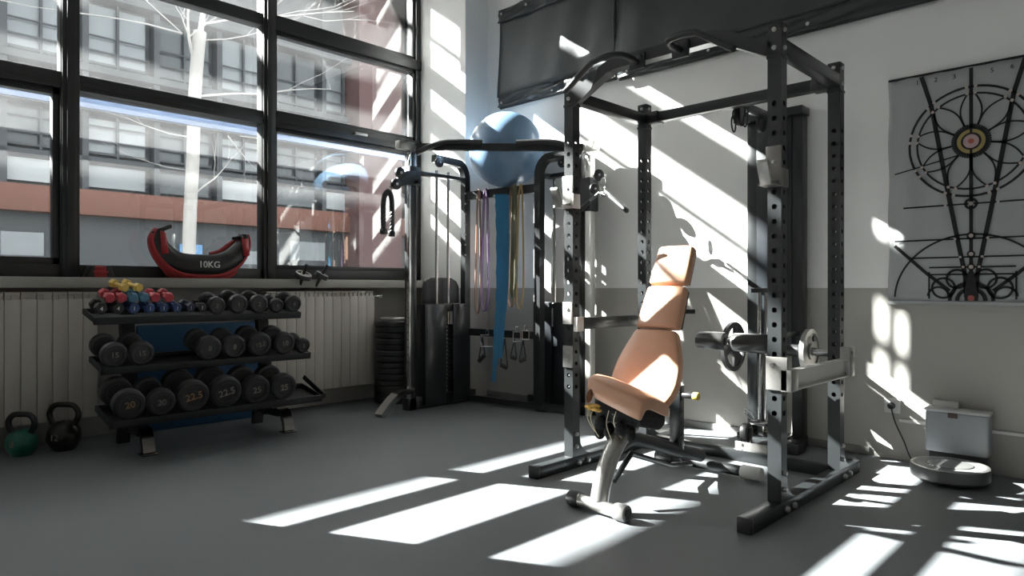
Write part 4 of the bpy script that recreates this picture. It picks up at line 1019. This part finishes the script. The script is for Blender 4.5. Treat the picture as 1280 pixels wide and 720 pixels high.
m = MB(); m.lathe([(.03, 0), (.115, 0), (.12, .006), (.12, .022), (.112, .028), (.03, .028), (.03, 0)], (pc.x, pc.y, ztop), (0, 0, 1), 40)
o = m.build('small_steel_plate', STL); tag(o, 'small grey steel plate lying on top of the rubber plate stack', 'weight plate')

# ================================================================= WALL TARPS
def tarp(y0, y1, z0, z1, label, side):
    t = thing('wall_tarp', label, 'tarp', (XW, (y0 + y1) / 2, z0), 'black tarps hung along the right wall')
    rr = random.Random(int(y0 * 100))
    m = MB(); nx, nz = 60, 16; g = []
    for i in range(nx + 1):
        row = []
        y = y0 + (y1 - y0) * i / nx
        for k in range(nz + 1):
            z = z0 + .1 + (z1 - z0 - .1) * k / nz
            dx = .035 + .008 * math.sin(y * 7 + z * 2) + .006 * math.sin(y * 17 + z * 5) + .01 * math.sin(z * 6 + y)
            yy = y + (.03 * (1 - k / nz) * (1 if i == 0 else 0))
            row.append(m.bm.verts.new((XW - dx, yy, z)))
        g.append(row)
    for i in range(nx):
        for k in range(nz): m.bm.faces.new((g[i][k], g[i + 1][k], g[i + 1][k + 1], g[i][k + 1]))
    o = m.build('cloth_panel', CLOTH, t, ang=180); md = o.modifiers.new('s', 'SOLIDIFY'); md.thickness = .006
    for za, zb, nm in ((z0, z0 + .11, 'bottom_hem'), (z1 - .12, z1, 'top_hem')):
        m = MB(); g = []
        for i in range(81):
            y = y0 + (y1 - y0) * i / 80; row = []
            for k in range(9):
                z = za + (zb - za) * k / 8
                dx = .05 + .006 * math.sin(y * 23 + k) + .008 * math.sin(y * 9 + k * 1.3)
                row.append(m.bm.verts.new((XW - dx, y, z)))
            g.append(row)
        for i in range(80):
            for k in range(8): m.bm.faces.new((g[i][k], g[i + 1][k], g[i + 1][k + 1], g[i][k + 1]))
        o = m.build(nm, HEM, t, ang=180); md = o.modifiers.new('s', 'SOLIDIFY'); md.thickness = .008
    m = MB(); m.cyl((XW - .03, y0, z0 + .005), (XW - .03, y1, z0 + .005), .014, 10); m.build('hem_batten', PLS, t)
    m = MB(); y = y0 - .05 * (1 if y1 < y0 else -1)
    for k in range(5):
        yy = y0 + (y1 - y0) * (.03 + .235 * k)
        for z in (z0 + .04, z1 - .04): m.cyl((XW - .062, yy, z), (XW - .052, yy, z), .012, 12)
    m.bm.verts.index_update(); each(m, 'eyelet', BLT, t)
    m = MB(); yy = y1; m.tube([(XW - .04, yy, z0), (XW - .05, yy + .01, (z0 + z1) / 2), (XW - .04, yy, z1)], .012, 8); m.build('edge_fold', CLOTH, t)
tarp(4.40, 3.12, 2.635, 3.52, 'black fabric tarp hung high on the right wall, next to the corner', 1)
tarp(3.09, .2, 2.62, 3.52, 'long black fabric tarp hung high on the wall above the cage', 1)

# ================================================================= TAPESTRY
TX = XW - .012
TP = thing('wall_tapestry', 'white cloth wall hanging with black wheel-and-lines chart right of the cage', 'wall hanging', (XW, .785, .9))
cy = .786
m = MB(); g = []
for i in range(41):
    y = 1.195 - .82 * i / 40; row = []
    for k in range(21):
        z = .915 + 1.295 * k / 20; row.append(m.bm.verts.new((TX + .003 * math.sin(i * .9) * 1 , y + (.004 * math.sin(k) if i in (0, 40) else 0), z)))
    g.append(row)
for i in range(40):
    for k in range(20): m.bm.faces.new((g[i][k], g[i + 1][k], g[i + 1][k + 1], g[i][k + 1]))
CLW = mat('white_cotton', (.38, .39, .385), .85, 0, .03, 3)
o = m.build('cloth', CLW, TP, ang=180); md = o.modifiers.new('s', 'SOLIDIFY'); md.thickness = .003; md.offset = 0
m = MB(); m.cyl((XW - .012, 1.195, 2.212), (XW - .012, .375, 2.212), .0065, 10); m.build('hanging_rod', LINE, TP)
m = MB(); m.box(XW - .022, XW - .004, .37, 1.2, .905, .925, .003); m.build('bottom_hem', CLW, TP)
INK = MB(); XI = TX - .008
def W(px, py): p = at(px, py, X=XW); return (p.y, p.z)
def line(p, q, w_, M_=None):
    M_ = M_ or INK; a = Vector((XI, p[0], p[1])); b = Vector((XI, q[0], q[1])); dd = (b - a).normalized(); s_ = Vector((0, -dd.z, dd.y)) * w_ * .75
    v = [M_.bm.verts.new(x) for x in (a - s_, b - s_, b + s_, a + s_)]; M_.bm.faces.new(v)
def curve(ps, w_, M_=None):
    for a, b in zip(ps, ps[1:]): line(a, b, w_, M_)
def circ(c, r, w_, M_=None, a0=0, a1=2 * PI, n=48, sq=1):
    curve([(c[0] + r * math.cos(a0 + (a1 - a0) * k / n), c[1] + sq * r * math.sin(a0 + (a1 - a0) * k / n)) for k in range(n + 1)], w_, M_)
def disc(c, r, M_, dx=0, n=32):
    v = [M_.bm.verts.new((XI - dx, c[0] + r * math.cos(2 * PI * k / n), c[1] + r * math.sin(2 * PI * k / n))) for k in range(n)]; M_.bm.faces.new(v)
hc = (cy, 1.80); RW = .298
circ(hc, RW, .0085); circ(hc, RW * .87, .007)
def mir(p): return (2 * cy - p[0], p[1])
nodes = []
for k in range(9):
    a = PI / 2 + 2 * PI * k / 9; n_ = (hc[0] + RW * .95 * math.cos(a), hc[1] + RW * .95 * math.sin(a)); nodes.append((n_, a))
    for s_ in (-1, 1):
        ps = []
        for i_ in range(13):
            t_ = i_ / 12; rad = .085 + (RW * .9 - .085) * t_; off = s_ * (.012 * t_ + .03 * (1 - t_) + .028 * math.sin(PI * t_))
            ps.append((hc[0] + rad * math.cos(a) - off * math.sin(a), hc[1] + rad * math.sin(a) + off * math.cos(a)))
        curve(ps, .006)
circ(hc, .078, .02)
zb = .93
for s_ in (1, -1):
    f = (lambda p: p) if s_ > 0 else mir
    curve([f((cy + .238, 2.2)), f((cy + .19, 2.03)), f((cy + .1, 1.48)), f((cy + .028, 1.07)), f((cy + .02, zb))], .015)
    curve([f((cy + .375, 1.245)), f((cy + .21, 1.08)), f((cy + .1, .985))], .012)
    curve([f((cy + .2, 1.09)), f((cy + .2, .94))], .006)
    circ(f((cy + .13, 1.0)), .055, .008, None); circ(f((cy + .065, 1.05)), .05, .008); circ(f((cy + .155, .955)), .05, .008, None, 0, PI)
line((cy, 2.2), (cy, 1.05), .012)
line((cy + .375, 1.66), (cy + .06, 1.73), .005)
for z, h in ((1.46, .33), (1.27, .375), (1.17, .29), (1.115, .2), (1.075, .2)): line((cy + h, z), (cy - h, z), .006)
circ((cy, .93), .375, .007, None, 0.05, PI - .05, 48, .97)
circ((cy, .93), .1, .012, None, 0, PI, 24); circ((cy, .93), .065, .014, None, 0, PI, 24)
for z, r in ((1.46, .026), (1.285, .016), (1.185, .014), (1.115, .012)): circ((cy, z), r, .009)
INK.prism([(0, 0), (.035, 0), (.012, .14), (-.012, .14), (-.035, 0)], .001, Matrix(((0, 0, -1, XI), (1, 0, 0, cy), (0, 1, 0, .95), (0, 0, 0, 1))))
INK.build('line_drawing', LINE, TP, smooth=False)
XI -= .0006
D1 = MB(); disc(hc, .066, D1); D1.build('gold_ring', mat('ochre_ink', (.35, .27, .1), .8), TP, smooth=False)
XI -= .0006
D2 = MB(); circ(hc, .042, .007, D2); line((cy, 1.8 + .042), (cy, 1.8 + .07), .008, D2); line((cy, 1.8 - .042), (cy, 1.8 - .07), .008, D2); D2.build('hub_ring', LINE, TP, smooth=False)
D3 = MB(); disc(hc, .038, D3)
D3.build('pink_disc', mat('pink_ink', (.5, .36, .36), .8), TP, smooth=False)
XI -= .0006
D4 = MB(); disc(hc, .014, D4); disc((cy, .945), .016, D4)
D4.build('red_dot', mat('red_ink', (.38, .1, .08), .8), TP, smooth=False)
D5 = MB()
for n_, a in nodes:
    for rr_ in (1.0, .88):
        for da in (-.07, .07): disc((hc[0] + RW * rr_ * math.cos(a + da), hc[1] + RW * rr_ * math.sin(a + da)), .0085, D5, 0, 12)
for z in (1.46, 1.27, 1.17, 1.115):
    for s_ in (1, -1): disc((cy + s_ * (.1 * (z - 1.07) / .41 + .026), z), .007, D5, 0, 10)
for z in (1.46, 1.285, 1.185, 1.115): disc((cy, z), .011, D5, 0, 14)
D5.build('node_dots', mat('beige_ink', (.5, .42, .38), .8), TP, smooth=False)
for s_, (px, py) in (('1', (1148, 105)), ('2', (1171, 101)), ('3', (1194, 97)), ('5', (1241, 89)), ('6', (1266, 84))):
    y_, z_ = W(px, py); text(s_, .035, Matrix.Translation((XI, y_, z_)) @ FACEX, LINE, TP, 'number', .0005)

# ================================================================= ROBOT VACUUM, DOCK, SOCKET
rc = (4.105, .825)
RV = thing('robot_vacuum', 'round grey robot vacuum parked at its dock by the wall', 'robot vacuum', (rc[0], rc[1], 0))
r = .178
m = MB(); m.lathe([(0, .018), (r * .92, .018), (r, .03), (r, .078), (r * .985, .086), (r * .9, .088)], (*rc, 0), (0, 0, 1), 64); m.build('body', mat('robot_side', (.1, .1, .1), .35, .3), RV)
m = MB(); m.lathe([(r * .985, .082), (r * .985, .089), (r * .93, .0905), (r * .90, .088)], (*rc, 0), (0, 0, 1), 64); m.build('rim', STL, RV)
m = MB(); m.lathe([(r * .92, .086), (r * .9, .0895), (0, .0895)], (*rc, 0), (0, 0, 1), 64); m.build('lid', ROBT, RV)
m = MB(); m.lathe([(r * .60, .0895), (r * .58, .093), (r * .5, .0945), (0, .0945)], (*rc, 0), (0, 0, 1), 64); m.build('lid_disc', ROBR, RV)
m = MB()
for s_ in (-.1, .1): m.cyl((rc[0], rc[1] + s_ - .012, .028), (rc[0], rc[1] + s_ + .012, .028), .028, 18)
m.cyl((rc[0] - .12, rc[1] - .01, .012), (rc[0] - .12, rc[1] + .01, .012), .0125, 14)
m.bm.verts.index_update(); each(m, 'wheel', RUB, RV)
DK = thing('robot_dock', 'grey emptying dock standing behind the robot vacuum', 'charging dock', (4.36, .835, 0))
m = MB(); m.box(4.315, 4.42, .69, .985, .10, .325, .014, seg=3); m.build('dock_body', GPL, DK)
m = MB(); m.box(4.31, 4.42, .685, .99, .322, .338, .006); m.build('dock_lid', mat('dock_lid_plastic', (.5, .5, .49), .35), DK)
m = MB(); m.box(4.33, 4.42, .705, .97, .0, .105, .008); m.build('dock_base', PLS, DK)
m = MB(); m.box(4.308, 4.3155, .83, .875, .295, .322, .002); m.build('pull_tab', mat('brown_strap', (.08, .05, .04), .6), DK)
SK = thing('wall_socket', 'white wall socket with a black plug left of the dock', 'wall socket', (XW, 1.18, .27))
m = MB(); m.box(XW - .012, XW, 1.135, 1.22, .268, .352, .005); m.build('cover_plate', WPL, SK)
m = MB(); m.cyl((XW - .012, 1.178, .312), (XW - .035, 1.178, .312), .02, 20, bev=.003); m.build('plug', PLS, SK)
m = MB(); q = [Vector((XW - .03, 1.178, .305)), at(1119, 528, X=XW - .03), at(1130, 552, X=XW - .05), at(1139, 573, X=XW - .07), Vector((4.30, .99, .012)), Vector((4.34, .96, .012))]
q[3].z = max(q[3].z, .015)
m.tube(smoothpath(q, 6), .004, 8); m.build('power_cord', PLS, SK)
m = MB(); m.box(XW - .04, XW, .84, .965, .33, .372, .004); o = m.build('junction_box', WPL); tag(o, 'flat white cable box on the wall just above the dock', 'cable box')
# screws / small marks on the wall
# ================================================================= LIGHT, SKY, CAMERA
SX, SZ = .48, .7076
sd = Vector((SX, -1, -SZ)).normalized()
sun = bpy.data.lights.new('sun', 'SUN'); sun.energy = 78; sun.angle = math.radians(.3); sun.color = (1, .98, .95)
so = bpy.data.objects.new('sun', sun); COL.objects.link(so); so.rotation_euler = sd.to_track_quat('-Z', 'Y').to_euler(); so.location = (-5, 15, 12)
w = bpy.data.worlds.new('world'); bpy.context.scene.world = w; w.use_nodes = True; nt = w.node_tree; bg = nt.nodes['Background']
sk = nt.nodes.new('ShaderNodeTexSky'); sk.sky_type = 'NISHITA'; sk.sun_disc = False; sk.sun_elevation = math.atan2(SZ, math.hypot(1, SX)); sk.sun_rotation = math.atan2(-SX, 1)
sk.dust_density = 3; sk.air_density = 1
hs = nt.nodes.new('ShaderNodeHueSaturation'); hs.inputs['Saturation'].default_value = .16
nt.links.new(sk.outputs[0], hs.inputs['Color']); nt.links.new(hs.outputs[0], bg.inputs['Color']); bg.inputs['Strength'].default_value = .42
cam = bpy.data.cameras.new('camera'); co = bpy.data.objects.new('camera', cam); COL.objects.link(co)
co.location = (0, 0, 1); co.rotation_euler = (PI / 2, 0, math.atan2(SA, CA) - PI / 2)
cam.lens = FPX / 1280 * 36; cam.sensor_width = 36; cam.clip_start = .05; cam.clip_end = 300
S = bpy.context.scene; S.camera = co
S.view_settings.view_transform = 'Standard'; S.view_settings.look = 'None'; S.view_settings.gamma = 1; S.view_settings.use_curve_mapping = False
S.view_settings.exposure = 1.15
